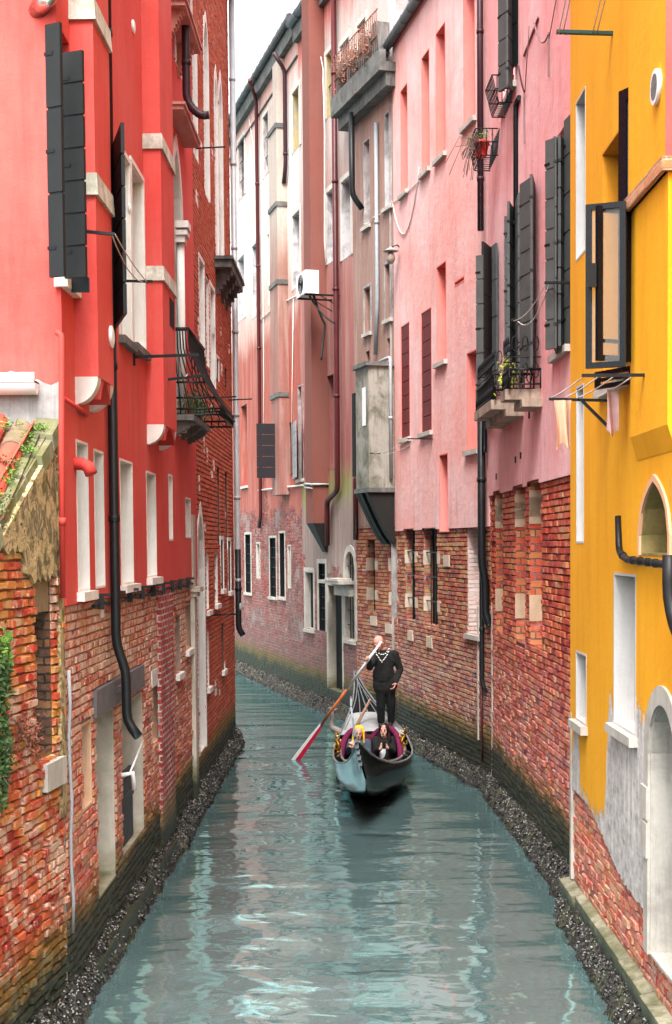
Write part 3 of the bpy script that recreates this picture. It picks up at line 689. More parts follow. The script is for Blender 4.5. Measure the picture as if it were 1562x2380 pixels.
# chimneys
z_c1 = WL.hit(230, 876, .25)[1]; chimney(rh, WL, 226, 262, 700, .25, z_c1, 12.2, RED, [(18, 67), (409, 459)], .26)
z_c2 = WL.hit(380, 985, .25)[1]; ch2, c2a, c2b = chimney(rh, WL, 378, 407, 700, .25, z_c2, 13.2, RED, [(322, 356), (620, 653)], .25)
b = MB(); s, z = WL.hit(394, 720, .25); b.wbox(WL, s, s+.45, z-.2, z+.17, .2, .254); b.build('slot_window', DARK, ch2)
# shutters
big = o1[6].obj
leaf(big, WL, 112, .02, 146, .16, 58, 640, SHUTB, .9); leaf(big, WL, 148, .1, 197, .30, 122, 642, SHUTB, .27)
s, z = WL.hit(178, 660, .15); b = MB(); b.wbox(WL, s, s+.04, z-.07, z+.06, .1, .26); b.build('shutter_catch', IRON, big)
leaf(o1[7].obj, WL, 256, .03, 288, .38, 288, 728, SHUTB, .3)
# drainpipe
def wpx(w, U, V, n): s, z = w.hit(U, V, n); return w.P(s, z, n)
zt = 16; s = WL.hit(267, 1300, .1)[0]
zk = [WL.hit(267, v, .1)[1] for v in (1500, 1560, 1680, 1712)]
pipe(rh, [WL.P(s, 7.8, .1), WL.P(s, zk[0], .1), WL.P(s, zk[1], .2), WL.P(s, zk[2], .2), WL.P(s-.05, zk[3]-.02, .33)], .052, PIPEB, collars=1.7)
pipe(rh, [WL.P(s, 16, .1), WL.P(s, 7.8, .1)], .052, PIPEP, collars=2.2, label='dark purple upper length of the drainpipe')
# far pipe of the red house with elbow on the stone bracket
pa = wpx(WL, 430, 51, .25); pb = wpx(WL, 434, 240, .25)
pipe(rh, [_v(pa.x, pa.y, 16), pb, pb+WL.n*.2+_v(0, 0, -.18), pb+WL.n*.32+_v(0, 0, -.17)], .06, PIPEP, collars=2.5)
# small red pipes
y0 = wpx(WL, 138, 775, .07)
pipe(rh, [wpx(WL, 131, 772, .03), wpx(WL, 143, 778, .08), wpx(WL, 143, 990, .08), wpx(WL, 146, 1390, .05)], .026, PIPERED, 'small_red_pipe', 1.0)
pipe(rh, [wpx(WL, 146, 925, .07), wpx(WL, 200, 960, .07), wpx(WL, 202, 966, -.01)], .022, PIPERED, 'small_red_pipe', 9)
s, z = WL.hit(166, 1078, 0); b = MB(); b.tube([WL.P(s, z, -.05), WL.P(s, z, .10), WL.P(s-.02, z-.03, .16), WL.P(s-.03, z-.10, .19)], .06, 14); b.build('red_plastic_elbow', PIPERED, rh)
s, z = WL.hit(100, 20, .05); b = MB()
b.tube([_v(A[0]-.15, A[1]+.05, 9.0+.05), _v(A[0]-.02, A[1]-.12, 9.13), _v(A[0]+.12, A[1]-.15, 9.33), _v(A[0]+.16, A[1]-.15, 9.6)], .085, 14); b.build('flue_pipe', STEEL, rh)
for (U, V, h) in [(308, 62, .16), (300, 486, .15), (257, 783, .22)]:
    s, z = WL.hit(U, V, .03 if U > 260 else .25); nn = .03 if U > 260 else .25; b = MB()
    for rr, dn in ((h*.5, .02), (h*.36, .028)): b.tube([WL.P(s, z, nn), WL.P(s, z, nn+dn)], rr, 14)
    b.build('round_vent', WHITE, rh)
# stone bracket and balcony slabs of the upper balcony
for (U0, U1, V0, V1, nn) in [(388, 440, 242, 262, .26), (378, 437, 0, 25, .34)]:
    s, z = WL.hit(U0, V0, .03); s2 = WL.hit(U0+24, V0, .03)[0]; b = MB(); b.wbox(WL, s, s+1.9, z-.07, z-.01, .02, nn); b.wbox(WL, s-.03, s+1.93, z-.01, z+.03, .02, nn+.03)
    for kk in ((.15, 1.5) if nn > .3 else ()):
        K = 9
        for i in range(K): b.wbox(WL, s+kk, s+kk+.16, z-.07-.05*(i+1), z-.07-.05*i, .02, nn*.85*(1-i/K)**.8)
    b.build('balcony_slab', m_stone('pinkish_stone', (.55, .30, .25), (.3, .06, .05), .6), rh, 'pinkish stone slab')
# column of the pointed window
s, z = WL.hit(411, 545, .05); b = MB(); zb = WL.hit(411, 1000, .05)[1]
b.tube([WL.P(s+.15, zb, .08), WL.P(s+.15, z, .08)], .06, 10); b.wbox(WL, s, s+.3, z, z+.07, .03, .2); b.wbox(WL, s+.03, s+.27, z-.1, z, .03, .16); b.wbox(WL, s-.02, s+.32, z+.1, z+.2, .03, .22); b.build('column', STONEL, o1[9].obj)
# bulging iron balcony
sb0 = WL.hit(428, 900, 0)[0]-1.6; sb1 = sb0+2.05; zf, zt_ = 6.2, 7.42
def prof(t):      # t 0 top .. 1 bottom
    z = zt_-(zt_-zf)*t; n = .26 + .07*t + .50*max(0, (t-.2)/.8)**1.4*(1 if t < .9 else 1-(t-.9)*2.5); return n, z
bal = thing('balcony', 'black iron balcony with a bulging cage railing on the red house', 'balcony', WL.P(sb0, zf, 0)) if False else rh
f = MB(); f.wbox(WL, sb0-.05, sb1+.05, zf-.08, zf, .0, .34); slab = f.build('balcony_slab', CONC, rh)
f = MB()
for kk in (.05, .9, 1.75):
    for i in range(8): f.wbox(WL, sb0+kk, sb0+kk+.14, zf-.08-.025*(i+1), zf-.08-.025*i, 0, .30*(1-(i/8)**1.8)+.02)
f.build_each('corbel', CONC, slab)
f = MB(); N = 15
for i in range(N+1):
    s = sb0+(sb1-sb0)*i/N; pts = [WL.P(s+.03*math.sin(k*.6), prof(k/9)[1], prof(k/9)[0]) for k in range(10)]; f.tube(pts, .011, 5)
for i in range(1, 6):
    k_ = i/6; f.tube([WL.P(sb0, prof(k/9)[1], .03+(prof(k/9)[0]-.03)*k_) for k in range(10)], .011, 5); f.tube([WL.P(sb1, prof(k/9)[1], .03+(prof(k/9)[0]-.03)*k_) for k in range(10)], .011, 5)
for t in (0, .62, .8, .93, 1):
    n, z = prof(t); f.tube([WL.P(sb0, z, .0), WL.P(sb0, z, n), WL.P(sb1, z, n), WL.P(sb1, z, .0)], .017 if t else .03, 6)
f.build('iron_railing', IRON, slab)

# ================================================================ LEFT: TALL BRICK HOUSE
bh_ = thing('brick_house', 'tall orange-red brick house with narrow white framed windows, beyond the red house', 'house', (Q.x-3, Q.y+4, 0))
kw = dict(nf=0, depth=.3)
o3 = [op(WL, 461, 476, 1195, 1760, STONEL, DARK, frame=STONEL, bw=.12, arch='pointed', name='doorway', **kw),
      op(WL, 442, 452, 569, 812, STONEL, frame=STONEL, bw=.08, **kw), op(WL, 463, 474, 600, 815, STONEL, DARK, frame=STONEL, bw=.08, **kw), op(WL, 479, 487, 640, 850, STONEL, **kw), op(WL, 489, 499, 665, 905, STONEL, frame=STONEL, bw=.08, **kw),
      op(WL, 448, 457, 60, 352, STONEL, DARK, frame=STONEL, bw=.06, **kw), op(WL, 474, 484, 40, 440, STONEL, DARK, arch='pointed', frame=STONEL, bw=.1, **kw),
      op(WL, 500, 506, 180, 600, STONEL, DARK, arch='pointed', frame=STONEL, bw=.14, **kw), op(WL, 510, 517, 190, 610, STONEL, DARK, arch='pointed', frame=STONEL, bw=.14, **kw),
      op(WL, 503, 508, 830, 880, None, DARK, frame=STONEL, bw=.05, **kw), op(WL, 522, 527, 850, 900, None, DARK, **kw), op(WL, 505, 511, 1085, 1260, None, DARK, **kw), op(WL, 523, 529, 1095, 1270, None, DARK, **kw),
      op(WL, 479, 486, 1287, 1420, STONEL, DARK, sill=STONEL, **kw), op(WL, 499, 507, 1285, 1405, STONEL, DARK, grille=(2, 3), sill=STONEL, **kw), op(WL, 513, 519, 1255, 1370, None, DARK, frame=STONEL, bw=.08, sill=STONEL, **kw), op(WL, 530, 536, 1258, 1375, None, DARK, frame=STONEL, bw=.08, sill=STONEL, **kw),
      op(WL, 481, 487, 1470, 1600, STONEL, DARK, sill=STONEL, **kw), op(WL, 515, 521, 1450, 1560, None, DARK, sill=STONEL, **kw), op(WL, 440, 448, -120, 20, STONEL, DARK, **kw)]
o3 = [o for o in o3 if o.s0 > sL+.05]
facade(bh_, WL, [(-1.1, 16, -.014, M_RED, 'mortar_bed')], o3, sL, WL.L)
bricks(bh_, WL, sL+.02, WL.L, -.4, 15.9, o3, R_L2, jut=.005, seed=4, bw=.27)
body(bh_, [(Q.x, Q.y, WL.n), (C[0], C[1], WL.n)], 6.5, 16, B_L2, near=False, eave=.15)
b = MB(); s = WL.hit(458, 1500, .1)[0]; zc = WL.hit(458, 1372, .1)[1]
b.wbox(WL, s, s+.3, -.4, zc-.1, 0, .07); b.wbox(WL, s-.03, s+.36, zc-.1, zc-.02, 0, .12); b.wbox(WL, s-.08, s+.42, zc-.02, zc+.06, 0, .17); b.wbox(WL, s, s+.3, zc+.06, zc+1.2, 0, .06); b.build('stone_jamb', STONET, o3[0].obj)
b = MB(); s, z = WL.hit(504, 610, .02); b.wbox(WL, s-.3, s+2.4, z-.14, z, 0, .32); b.wbox(WL, s-.35, s+2.45, z, z+.06, 0, .36)
for kk in (0, .9, 1.8):
    for i in range(5): b.wbox(WL, s+kk, s+kk+.2, z-.14-.09*(i+1), z-.14-.09*i, 0, .3*(1-i/5))
b.build('stone_balcony', CONC, bh_)
pz = WL.P(WL.L-.25, 0, .11)
pipe(bh_, [_v(pz.x, pz.y, 15.9), _v(pz.x, pz.y, CH-1.2), _v(pz.x, pz.y, CH-1.35)+WL.n*.06], .06, PIPEG, collars=1.8)
pipe(bh_, [_v(pz.x, pz.y, CH-.05)+WL.n*.003, _v(pz.x, pz.y, CH-1.75)+WL.n*.003, _v(pz.x, pz.y, CH-1.9)+WL.n*.1], .064, PIPEB, collars=1.0)
b = MB(); random.seed(12)
for i in range(26):
    s = sL+.5+random.random()*(WL.L-sL-1); z = random.uniform(1.2, 12); b.wbox(WL, s, s+random.uniform(.12, .4), z, z+random.uniform(.12, .3), -.01, .006)
b.build_each('stone_block', STONEL, bh_)
b = MB(); 
for (U, V) in [(455, 345), (485, 925), (530, 930), (490, 1430)]:
    s, z = WL.hit(U, V); b.tube([WL.P(s, z, 0), WL.P(s, z+.02, .5)], .014, 5)
b.build_each('iron_tie', IRON, bh_)

# ================================================================ LEFT: SHED WITH TILED LEAN-TO ROOF
sh = thing('tiled_shed', 'low old orange brick shed with mossy tiled lean-to roof, at the left edge', 'shed', (-4.2, 10.5, 0))
o4 = [op(WS, 84, 124, 1322, 1762, m_brick('niche_shade_brick', [(0, (.05, .02, .01)), (.5, (.14, .06, .03)), (1, (.40, .17, .05))], (.05, .04, .03), 0, .1, mess=1, white=.2), DARK, depth=.34, nf=0, name='niche', label='dark walled-up slot with a crumbling edge')]  # niche reveal bricks coloured dark: shade of the recess painted in
facade(sh, WS, [(-1.1, 3.75, -.03, M_WARM, 'mortar_bed')], o4)
zs = lambda y: 5.46-(12.4-y)*.64
bricks(sh, WS, 1.2, WS.L-.0, -.4, 5.3, o4, R_SHED, bw=.225, bh=.078, gap=.012, rough=.010, jut=.024, out=.008, base=-.03, seed=5, topf=lambda s: zs(WS.P(s, 0).y)-.12)
HEADW = m_peel()
b = MB(); sa = WS.L-(12.38-9.9); N = 8
for i in range(N):
    a, c = sa+(WS.L-sa)*i/N, sa+(WS.L-sa)*(i+1)/N
    b.face([WS.P(a, 3.75, -.03), WS.P(c, 3.75, -.03), WS.P(c, zs(WS.P(c, 0).y), -.03), WS.P(a, zs(WS.P(a, 0).y), -.03)])
b.build('upper_wall', M_WARM, sh)
b = MB(); random.seed(21)
edge = []
s = WS.L-1.9
while s < WS.L-.16: edge.append((s, 4.30+random.uniform(-.05, .05)-(.25 if s > WS.L-1.05 else 0))); s += .05
poly = edge + [(WS.L-.16, 1.9), (WS.L-.02, 1.85), (WS.L-.02, 5.35)] + [(WS.L-1.9, zs(WS.P(WS.L-1.9, 0).y)-.05)]
tops = lambda s: zs(WS.P(s, 0).y)-.09
for (s_a, z_a), (s_b, z_b) in zip(edge, edge[1:]): b.box8([WS.P(s_a, z_a, -.03), WS.P(s_b, z_b, -.03), WS.P(s_b, z_b, .034), WS.P(s_a, z_a, .034), WS.P(s_a, tops(s_a), -.03), WS.P(s_b, tops(s_b), -.03), WS.P(s_b, tops(s_b), .034), WS.P(s_a, tops(s_a), .034)])
for i in range(14): zb_ = 1.9+i*.17; b.wbox(WS, WS.L-.13+random.uniform(-.02, .02), WS.L-.005, zb_, zb_+.171, -.01, .026)
b.wbox(WS, WS.L-.16, WS.L-.005, 4.27, 5.3, -.03, .034)
b.build('peeling_render', HEADW, sh)
b = MB(); s, z = WS.hit(105, 1768, 0); b.wbox(WS, s-.1, s+.42, z-.26, z-.02, -.3, .055); b.build('niche_sill', STONE, sh)
b = MB(); b.tube([WS.P(WS.L+.02, 3.2-.3*i, .05+.01*math.sin(i*2)) for i in range(9)], .016, 7); b.build('cement_fillet', m_plain('grey_cement', (.25, .25, .26), .8), sh)
rnd = random.Random(5)
b = MB(); y = 12.36; i = 0
while y > 8.6:        # rough stones along the verge
    L = rnd.uniform(.16, .3); y2 = y-L; xw = lambda yy: WS.P(WS.L-(12.38-yy)*1.0, 0, 0).x
    za, zb_ = zs(y)+rnd.uniform(-.03, .03), zs(y2)+rnd.uniform(-.03, .03); e = rnd.uniform(-.01, .05); wd = .17+rnd.uniform(-.02, .02)
    b.box8([(xw(y)-wd, y, za-.12), (xw(y)+e, y, za-.14), (xw(y2)+e, y2+.015, zb_-.14), (xw(y2)-wd, y2+.015, zb_-.12), (xw(y)-wd, y, za+.02), (xw(y)+e-.02, y, za), (xw(y2)+e-.02, y2+.015, zb_), (xw(y2)-wd, y2+.015, zb_+.03)])
    y = y2; i += 1
cop = b.build('verge_stones', VERGE, sh); md = cop.modifiers.new('b', 'BEVEL'); md.width = .02; md.segments = 2
bm_ = MB(); bm_.face([(-9, 12.38, zs(12.38)-.05), (-2.6, 12.38, zs(12.38)-.05), (-3.1, 8.2, zs(8.2)-.05), (-9, 8.2, zs(8.2)-.05)]); rf = bm_.build('roof', TILEO, sh)
bn, bo, bt = MB(), MB(), MB()
def barrel(b, x, y, L, r, flip=1, dz=0):
    seg = 8; rows = []
    for k in range(2):
        yy = y-L*k; z = zs(yy)+dz+(.012 if k else 0); rr = r*(1.0+.08*k); row = []
        for i in range(seg+1): a = math.pi*i/seg; row.append((x+(A[1]-yy)*-.04+rr*math.cos(a), yy, z+flip*rr*math.sin(a)*.95))
        rows.append(row)
    b.grid(rows); b.grid([[(p[0], p[1], p[2]) for p in rows[1]], [(p[0], p[1]+.003, p[2]-.016*flip) for p in rows[1]]], False)
for c in range(18):
    x = -2.765-.235*c; y = 12.34-(.0 if c % 2 else .12)
    k = 0
    while y > 8.4:
        new = rnd.random() < (.62 if c < 3 else .4); barrel(bn if new else bo, x+rnd.uniform(-.01, .01), y, .36, .10, 1, .0); y -= .31; k += 1
    y = 12.34
    while y > 8.4: barrel(bo if rnd.random() < .5 else bt, x+.112, y, .36, .075, -1, .015); y -= .32
bn.build('barrel_tiles', TILEN, rf); bo.build('old_barrel_tiles', TILEO, rf, 'old grey mossy barrel tiles'); bt.build('channel_tiles', TILE, rf)
b = MB(); y = 12.2
while y > 8.6:      # upright edge tiles between roof and verge stones
    x = WS.P(WS.L-(12.38-y), 0, 0).x-.22; b.box8([(x, y, zs(y)-.05), (x+.015, y, zs(y)-.05), (x-.02, y-.36, zs(y-.36)-.05), (x-.04, y-.36, zs(y-.36)-.05), (x+.06, y, zs(y)+.10), (x+.075, y, zs(y)+.10), (x+.045, y-.36, zs(y-.36)+.115), (x+.03, y-.36, zs(y-.36)+.115)]); y -= .33
b.build('edge_tiles', TILE, rf)
b = MB(); rows = []
for k in range(2):
    row = []
    for i in range(9): a = math.pi*(1+i/8); row.append((-7 if k == 0 else -2.64, 12.30+.10*math.cos(a), 5.78+.115*math.sin(a)))
    rows.append(row)
b.grid(rows); b.grid([[_v(*p)+_v(0, 0, .0) for p in rows[1]], [_v(p[0], 12.31, 5.78) for p in rows[1]]], False)
b.box(-7, -2.64, 12.19, 12.21, 5.77, 5.85); b.box(-7, -2.64, 12.2, 12.39, 5.765, 5.785); b.build('white_gutter', WHITE, rh)
# ================================================================ FAR: CREAM AND TERRACOTTA HOUSE (closes the bend)
ch_ = thing('cream_house', 'far house at the bend with cream and terracotta fading render over dark brick', 'house', (-3, 47, 0))
k5 = dict(nf=0, depth=.28)
fr = dict(frame=WHITEW, bw=.13)
BLUEG = m_stone('peeling_white_reveal', (.58, .57, .58), (.16, .13, .12), .95)
o5 = [op(W5, 555, 569, 312, 452, GREYW, grille=(2, 2), **fr, **k5), op(W5, 613, 625, 256, 400, GREYW, grille=(1, 2), **fr, **k5), op(W5, 648, 662, 236, 368, OCHREW, OCHREW, **fr, **k5), op(W5, 681, 697, 196, 338, OCHREW, OCHREW, **fr, **k5),
      op(W5, 555, 569, 590, 738, BLUEG, BLUEG, **fr, **k5), op(W5, 588, 604, 556, 728, BLUEG, BLUEG, **fr, **k5), op(W5, 650, 666, 512, 668, BLUEG, BLUEG, **fr, **k5), op(W5, 681, 698, 486, 662, BLUEG, BLUEG, **fr, **k5), op(W5, 622, 626, 540, 710, WHITEW, **k5),
      op(W5, 561, 575, 936, 1128, None, sill=STONE, **k5), op(W5, 628, 640, 985, 1112, None, **k5), op(W5, 671, 680, 978, 1108, None, GREYM, **k5), op(W5, 693, 705, 892, 1112, GREYW, sill=STONE, **k5),
      op(W5, 571, 584, 1242, 1378, DARK, DARK, grille=(3, 5), frame=STONE, bw=.08, sill=STONE, nf=0, depth=.12), op(W5, 598, 605, 1264, 1345, STONE, DARK, grille=(2, 3), frame=STONE, bw=.06, **k5),
      op(W5, 628, 643, 1250, 1388, DARK, DARK, grille=(3, 5), frame=STONE, bw=.07, sill=STONE, nf=0, depth=.12), op(W5, 651, 663, 1239, 1388, DARK, GLASSD, frame=STONE, bw=.07, sill=STONE, nf=0, depth=.12), op(W5, 671, 676, 1270, 1368, STONE, DARK, frame=STONE, bw=.05, grille=(2, 3), **k5),
      op(W5, 653, 657, 880, 925, REDJ, DARK, **k5), op(W5, 677, 681, 862, 915, REDJ, DARK, **k5)]
from mathutils import noise as NZ
bricks(ch_, W5, 0, W5.L, -.4, 6.4, o5, R_R5, seed=11, bw=.27, bh=.085, base=.001, out=.010, jut=.007, gap=.014, skip=lambda s, z: NZ.noise(_v(s*.42, z*.36, 4)) > (.10 if z > 1.6 else .5) or z > 5.2+1.6*NZ.noise(_v(s*.9, 2, 8))+.5*NZ.noise(_v(s*4, z*3, 8)))
facade(ch_, W5, [(-1.1, 18.7, 0, W_CREAM, 'rendered_wall')], o5)
body(ch_, [(K5[0], K5[1], W5.n), (K6[0], K6[1], W5.n)], 9, 18.7, W_CREAM, near=False, gr=.11, eave=.16)
b = MB(); b.wbox(W5, 0, W5.L, 18.25, 18.69, 0, .16); b.wbox(W5, 0, W5.L, 17.7, 17.74, 0, .05); b.build('cornice', CONC, ch_)
b = MB(); s0, s1 = W5.hit(646, 700, .3)[0], W5.hit(628, 700, .3)[0]; b.wbox(W5, s0, s1, 5.8, 17.2, -.02, .3); b.wbox(W5, s0+.15, s1-.15, 17.2, 18.2, -.02, .2)
fl = b.build('chimney', m_layers('stained_flue_render', (.28, .11, .085), [(10.5, (.30, .16, .12), .6), (13.0, (.48, .40, .34), .8)], 2, S_R5, .5, pk=0), ch_)
b = MB()
for z in (8.6, 11.8, 14.0, 16.2): b.wbox(W5, s0-.03, s1+.03, z, z+.13, 0, .34)
b.build_each('stone_band', CONC, fl)
for (U, V0, V1) in [(606, 210, 1225), (664, 150, 420)]:
    p0, p1 = wpx(W5, U, V0, .1), wpx(W5, U, V1, .1)
    pipe(ch_, [p0+W5.n*.35+_v(0, 0, .3), _v(p1.x, p1.y, p0.z-.1), _v(p1.x, p1.y, p1.z+.4), _v(p1.x, p1.y, p1.z)+W5.t*.25], .06, PIPER if V1 > 500 else PIPEP, seg=8, collars=2.6)
b = MB()
for pts in ([(682, 690), (679, 900), (676, 1100)], [(612, 560), (613, 900), (612, 1120)], [(578, 270), (588, 330), (594, 400)]): b.tube([wpx(W5, u, v, .03) for u, v in pts], .014, 5)
b.tube([wpx(W5, 600, 1140, .05), wpx(W5, 704, 1128, .05)], .03, 6); b.tube([wpx(W5, 600, 750, .03), wpx(W5, 640, 712, .03), wpx(W5, 705, 680, .03)], .02, 6); b.build_each('wall_cable', ROPE, ch_)
so = o5[10].obj; s, z = W5.hit(640, 1000, 0)
s = W5.hit(661, 1040, .02)[0]; A1 = W5.P(s, 0, .02); dw = W5.n*.25+_v(-.62, -.10, 0)
b = MB(); z1 = W5.hit(661, 985, 0)[1]; z0 = W5.hit(661, 1112, 0)[1]; B1 = A1+_v(-.80, -.18, 0); q = _v(0, .02, 0)
for i in range(5):
    za, zb_ = z0+(z1-z0)*i/5+.005, z0+(z1-z0)*(i+1)/5-.005
    b.box8([_v(x.x, x.y, za) for x in (A1-q, B1-q, B1+q, A1+q)] + [_v(x.x, x.y, zb_) for x in (A1-q, B1-q, B1+q, A1+q)])
b.build('shutter', m_plain('charcoal_shutter_paint', (.016, .012, .014), .7, .3, 5), so, 'wide charcoal board shutter standing open')
leaf(o5[11].obj, W5, 681, .02, 688, .25, 976, 1110, m_plain('grey_shutter_paint', (.25, .26, .27), .6, .3, 5))

# chimney breast in terracotta between the two far houses
cb = thing('chimney_breast', 'tall plain terracotta chimney breast rising the full height between the cream and the grey-rose house', 'chimney', W4.P(W4.L, 5))
s1 = W4.hit(706, 600, .42)[0]; s0 = W4.hit(722, 600, .42)[0]
b = MB(); b.wbox(W4, s0, s1, 4.9, 20.5, -.05, .42); b.build('shaft', TERRA, cb)
b = MB(); zc = 4.9; b.box8([W4.P(s0+.1, zc-.75, -.02), W4.P(s1-.3, zc-.75, -.02), W4.P(s1-.3, zc-.75, .06), W4.P(s0+.1, zc-.75, .06), W4.P(s0, zc, -.02), W4.P(s1, zc, -.02), W4.P(s1, zc, .41), W4.P(s0, zc, .41)]); b.build('timber_corbel', WOODD, cb)
b = MB(); b.tube([W4.P(s0-.02, 5.9, .45), W4.P(s1, 5.95, .45)], .03, 6); b.tube([W4.P(s0-.02, 5.8, .45), W4.P(s1, 5.85, .45)], .025, 6); b.tube([W4.P(s0-.03, 5.9, .45), W4.P(s0-.03, 5.9, 0)], .03, 6)
b.build_each('wall_pipe', PIPEG, cb)

# ================================================================ GREY AND ROSE HOUSE
gh = thing('grey_rose_house', 'tall faded grey and rose house with an air conditioner, right of the terracotta chimney', 'house', (1.5, 38, 0))
k4 = dict(nf=0, depth=.3)
o6 = [op(W4, 759, 773, 112, 262, OCHREW, GLASSD, grille=(1, 1), **fr, **k4), op(W4, 792, 813, 84, 232, GREYW, GREYW, **fr, **k4),
      op(W4, 761, 776, 436, 605, BLUEG, BLUEG, **fr, **k4), op(W4, 795, 816, 406, 592, BLUEG, BLUEG, **fr, **k4),
      op(W4, 761, 777, 866, 1088, None, **k4), op(W4, 804, 826, 1282, 1490, STONE, DARK, grille=(3, 5), arch='round', frame=STONE, bw=.16, sill=STONE, **k4),
      op(W4, 764, 797, 1362, 1612, STONET, DARK, depth=.2, nf=0, frame=STONET, bw=.1, name='water_door'), op(W4, 742, 758, 1310, 1468, DARK, DARK, grille=(3, 5), frame=STONE, bw=.12, nf=0, depth=.12),
      op(W4, 711, 730, 1330, 1464, STONE, DARK, frame=STONE, bw=.12, sill=STONE, nf=0, depth=.14)]
bricks(gh, W4, 0, W4.L, -.4, 5.0, o6, R_R5, seed=12, bw=.27, bh=.085, base=.001, out=.010, jut=.007, gap=.014, skip=lambda s, z: NZ.noise(_v(s*.6, z*.4, 14)) > (.08 if z > 1.6 else .5) or z > 3.1+1.6*NZ.noise(_v(s*.9, 2, 18))+.5*NZ.noise(_v(s*4, z*3, 8)))
facade(gh, W4, [(-1.1, 18.5, 0, W_TERRA, 'rendered_wall')], o6)
# upper floors continue behind the terrace
WU = Wall((1.25, 30.9), (.5, 33.44)); o7 = [op(WU, 832, 852, 38, 196, GREYW, GREYW, frame=WHITEW, bw=.13, depth=.3, nf=0)]
facade(gh, WU, [(14.6, 18.5, 0, W_TERRA, 'upper_wall')], o7)
body(gh, [(1.25, 30.9, W4.n), (K4[0], K4[1], W4.n), (K5[0], K5[1], W4.n)], 8, 18.5, GREYM, near=True, gr=.12, eave=.16)
b = MB(); b.wbox(W4, 0, W4.L, 18.05, 18.49, 0, .15); b.build('cornice', CONC, gh)
p = wpx(W4, 780, 600, .12); zb_ = W4.hit(780, 1140, .12)[1]; zc = W4.hit(760, 1165, .12)[1]; zd = W4.hit(759, 1268, .12)[1]
q2 = wpx(W4, 760, 1180, .12)
pipe(gh, [_v(p.x, p.y, 18.6), _v(p.x, p.y, zb_), _v(q2.x, q2.y, zc), _v(q2.x, q2.y, zd)], .07, PIPER, seg=8, collars=2.7)
p, q2 = wpx(W4, 826, 1110, .1), wpx(W4, 826, 1255, .1); pipe(gh, [p-W4.n*.1, p, _v(p.x, p.y, q2.z)], .07, PIPER, seg=8, label='short dark red drainpipe beside the arched window')
b = MB()
for off in (0, .05): b.tube([wpx(W4, u+off*20, v, .05+off) for u, v in [(733, 10), (735, 80), (750, 160), (754, 300), (754, 560), (757, 612)]], .016, 5)
b.build('wall_cable', ROPE, gh)
b = MB(); s0, s1 = W4.hit(802, 1352, .25)[0], W4.hit(752, 1352, .25)[0]; z = W4.hit(775, 1352, .3)[1]
b.wbox(W4, s0, s1, z-.05, z+.03, 0, .4)
for i in range(4): b.wbox(W4, s0+.1+i*.3, s0+.32+i*.3, z+.03, z+.09, .05, .42)
b.wbox(W4, s0+.1, s1-.5, z-.35, z-.06, 0, .12); b.build('door_canopy', STONE, gh)
ac = thing('air_conditioner', 'white air conditioner unit on a bracket beside the terracotta chimney', 'air conditioner', W4.P(2.5, 10))
sA, zA = W4.hit(768, 650, .25); zt2 = W4.hit(768, 612, .5)[1]; zb2 = zt2-.57
sN = sA-.0; b = MB(); b.wbox(W4, sN, sN+.85, zb2, zt2, .55, .9) ; cs = b.build('casing', WHITE, ac)
b = MB(); cx = sN+.42
for r_ in (.22, .16, .1, .04): 
    b.tube([W4.P(cx+r_*math.cos(a*math.pi/8), (zb2+zt2)/2+r_*math.sin(a*math.pi/8), .91) for a in range(17)], .009, 5)
b.build('fan_grille', IRON, cs)
b = MB(); b.wbox(W4, sN+.05, sN+.1, zb2-.04, zb2, 0, .9); b.wbox(W4, sN+.7, sN+.75, zb2-.04, zb2, 0, .9); b.bar(W4.P(sN+.07, zb2-.3, 0), W4.P(sN+.07, zb2-.03, .5), .02); b.bar(W4.P(sN+.72, zb2-.3, 0), W4.P(sN+.72, zb2-.03, .5), .02)
b.build_each('bracket', IRON, ac)
b = MB(); b.tube(cable([W4.P(sN+.3, zb2, .6), W4.P(sN+.35, zb2-.7, .3), W4.P(sN+.25, zb2-1.6, .44)], .05), .03, 6); b.tube(cable([W4.P(sN+.35, zb2, .7), W4.P(sN-.2, zb2-.75, .2)], .1), .025, 6); b.build('hose', ROPED, ac)

# ================================================================ BROWN HOUSE WITH THE ROOF TERRACE
wh = thing('brown_house', 'narrow brown-grey house with a concrete roof terrace, between the rose and the pink house', 'house', (2, 33, 0))
k3 = dict(nf=0, depth=.28)
o8 = [op(W3, 847, 862, 318, 520, GREYW, BLUEG, sill=STONE, **k3), op(W3, 896, 912, 252, 475, BLUEG, BLUEG, sill=STONE, **k3),
      op(W3, 850, 864, 664, 770, None, DARK, frame=GREYM, bw=.06, sill=STONE, **k3), op(W3, 852, 862, 812, 850, None, DARK, **k3), op(W3, 898, 913, 608, 738, None, DARK, sill=STONE, frame=GREYM, bw=.06, **k3),
      op(W3, 902, 915, 780, 1012, None, DARK, **k3)]
o8b = [op(W3, 853, 872, 1252, 1424, B_R2, DARK, nf=0, depth=.17), op(W3, 904, 924, 1250, 1438, B_R2, DARK, nf=0, depth=.17)]
bricks(wh, W3, 0, W3.L, -.4, 4.72, o8b, R_R2, seed=6, bw=.27, bh=.085)
facade(wh, W3, [(-1.1, 4.72, -.014, M_DK, 'mortar_bed'), (4.72, 14.6, .02, W_BROWN, 'rendered_wall')], o8 + o8b)
b = MB(); b.wbox(W3, -.3, W3.L+.35, 14.6, 14.8, -3, .45); b.wbox(W3, -.25, W3.L+.3, 14.3, 14.6, -.1, .28); b.wbox(W3, -.3, W3.L+.35, 14.8, 15.05, .3, .45); b.build('terrace_slab', CONC, wh)
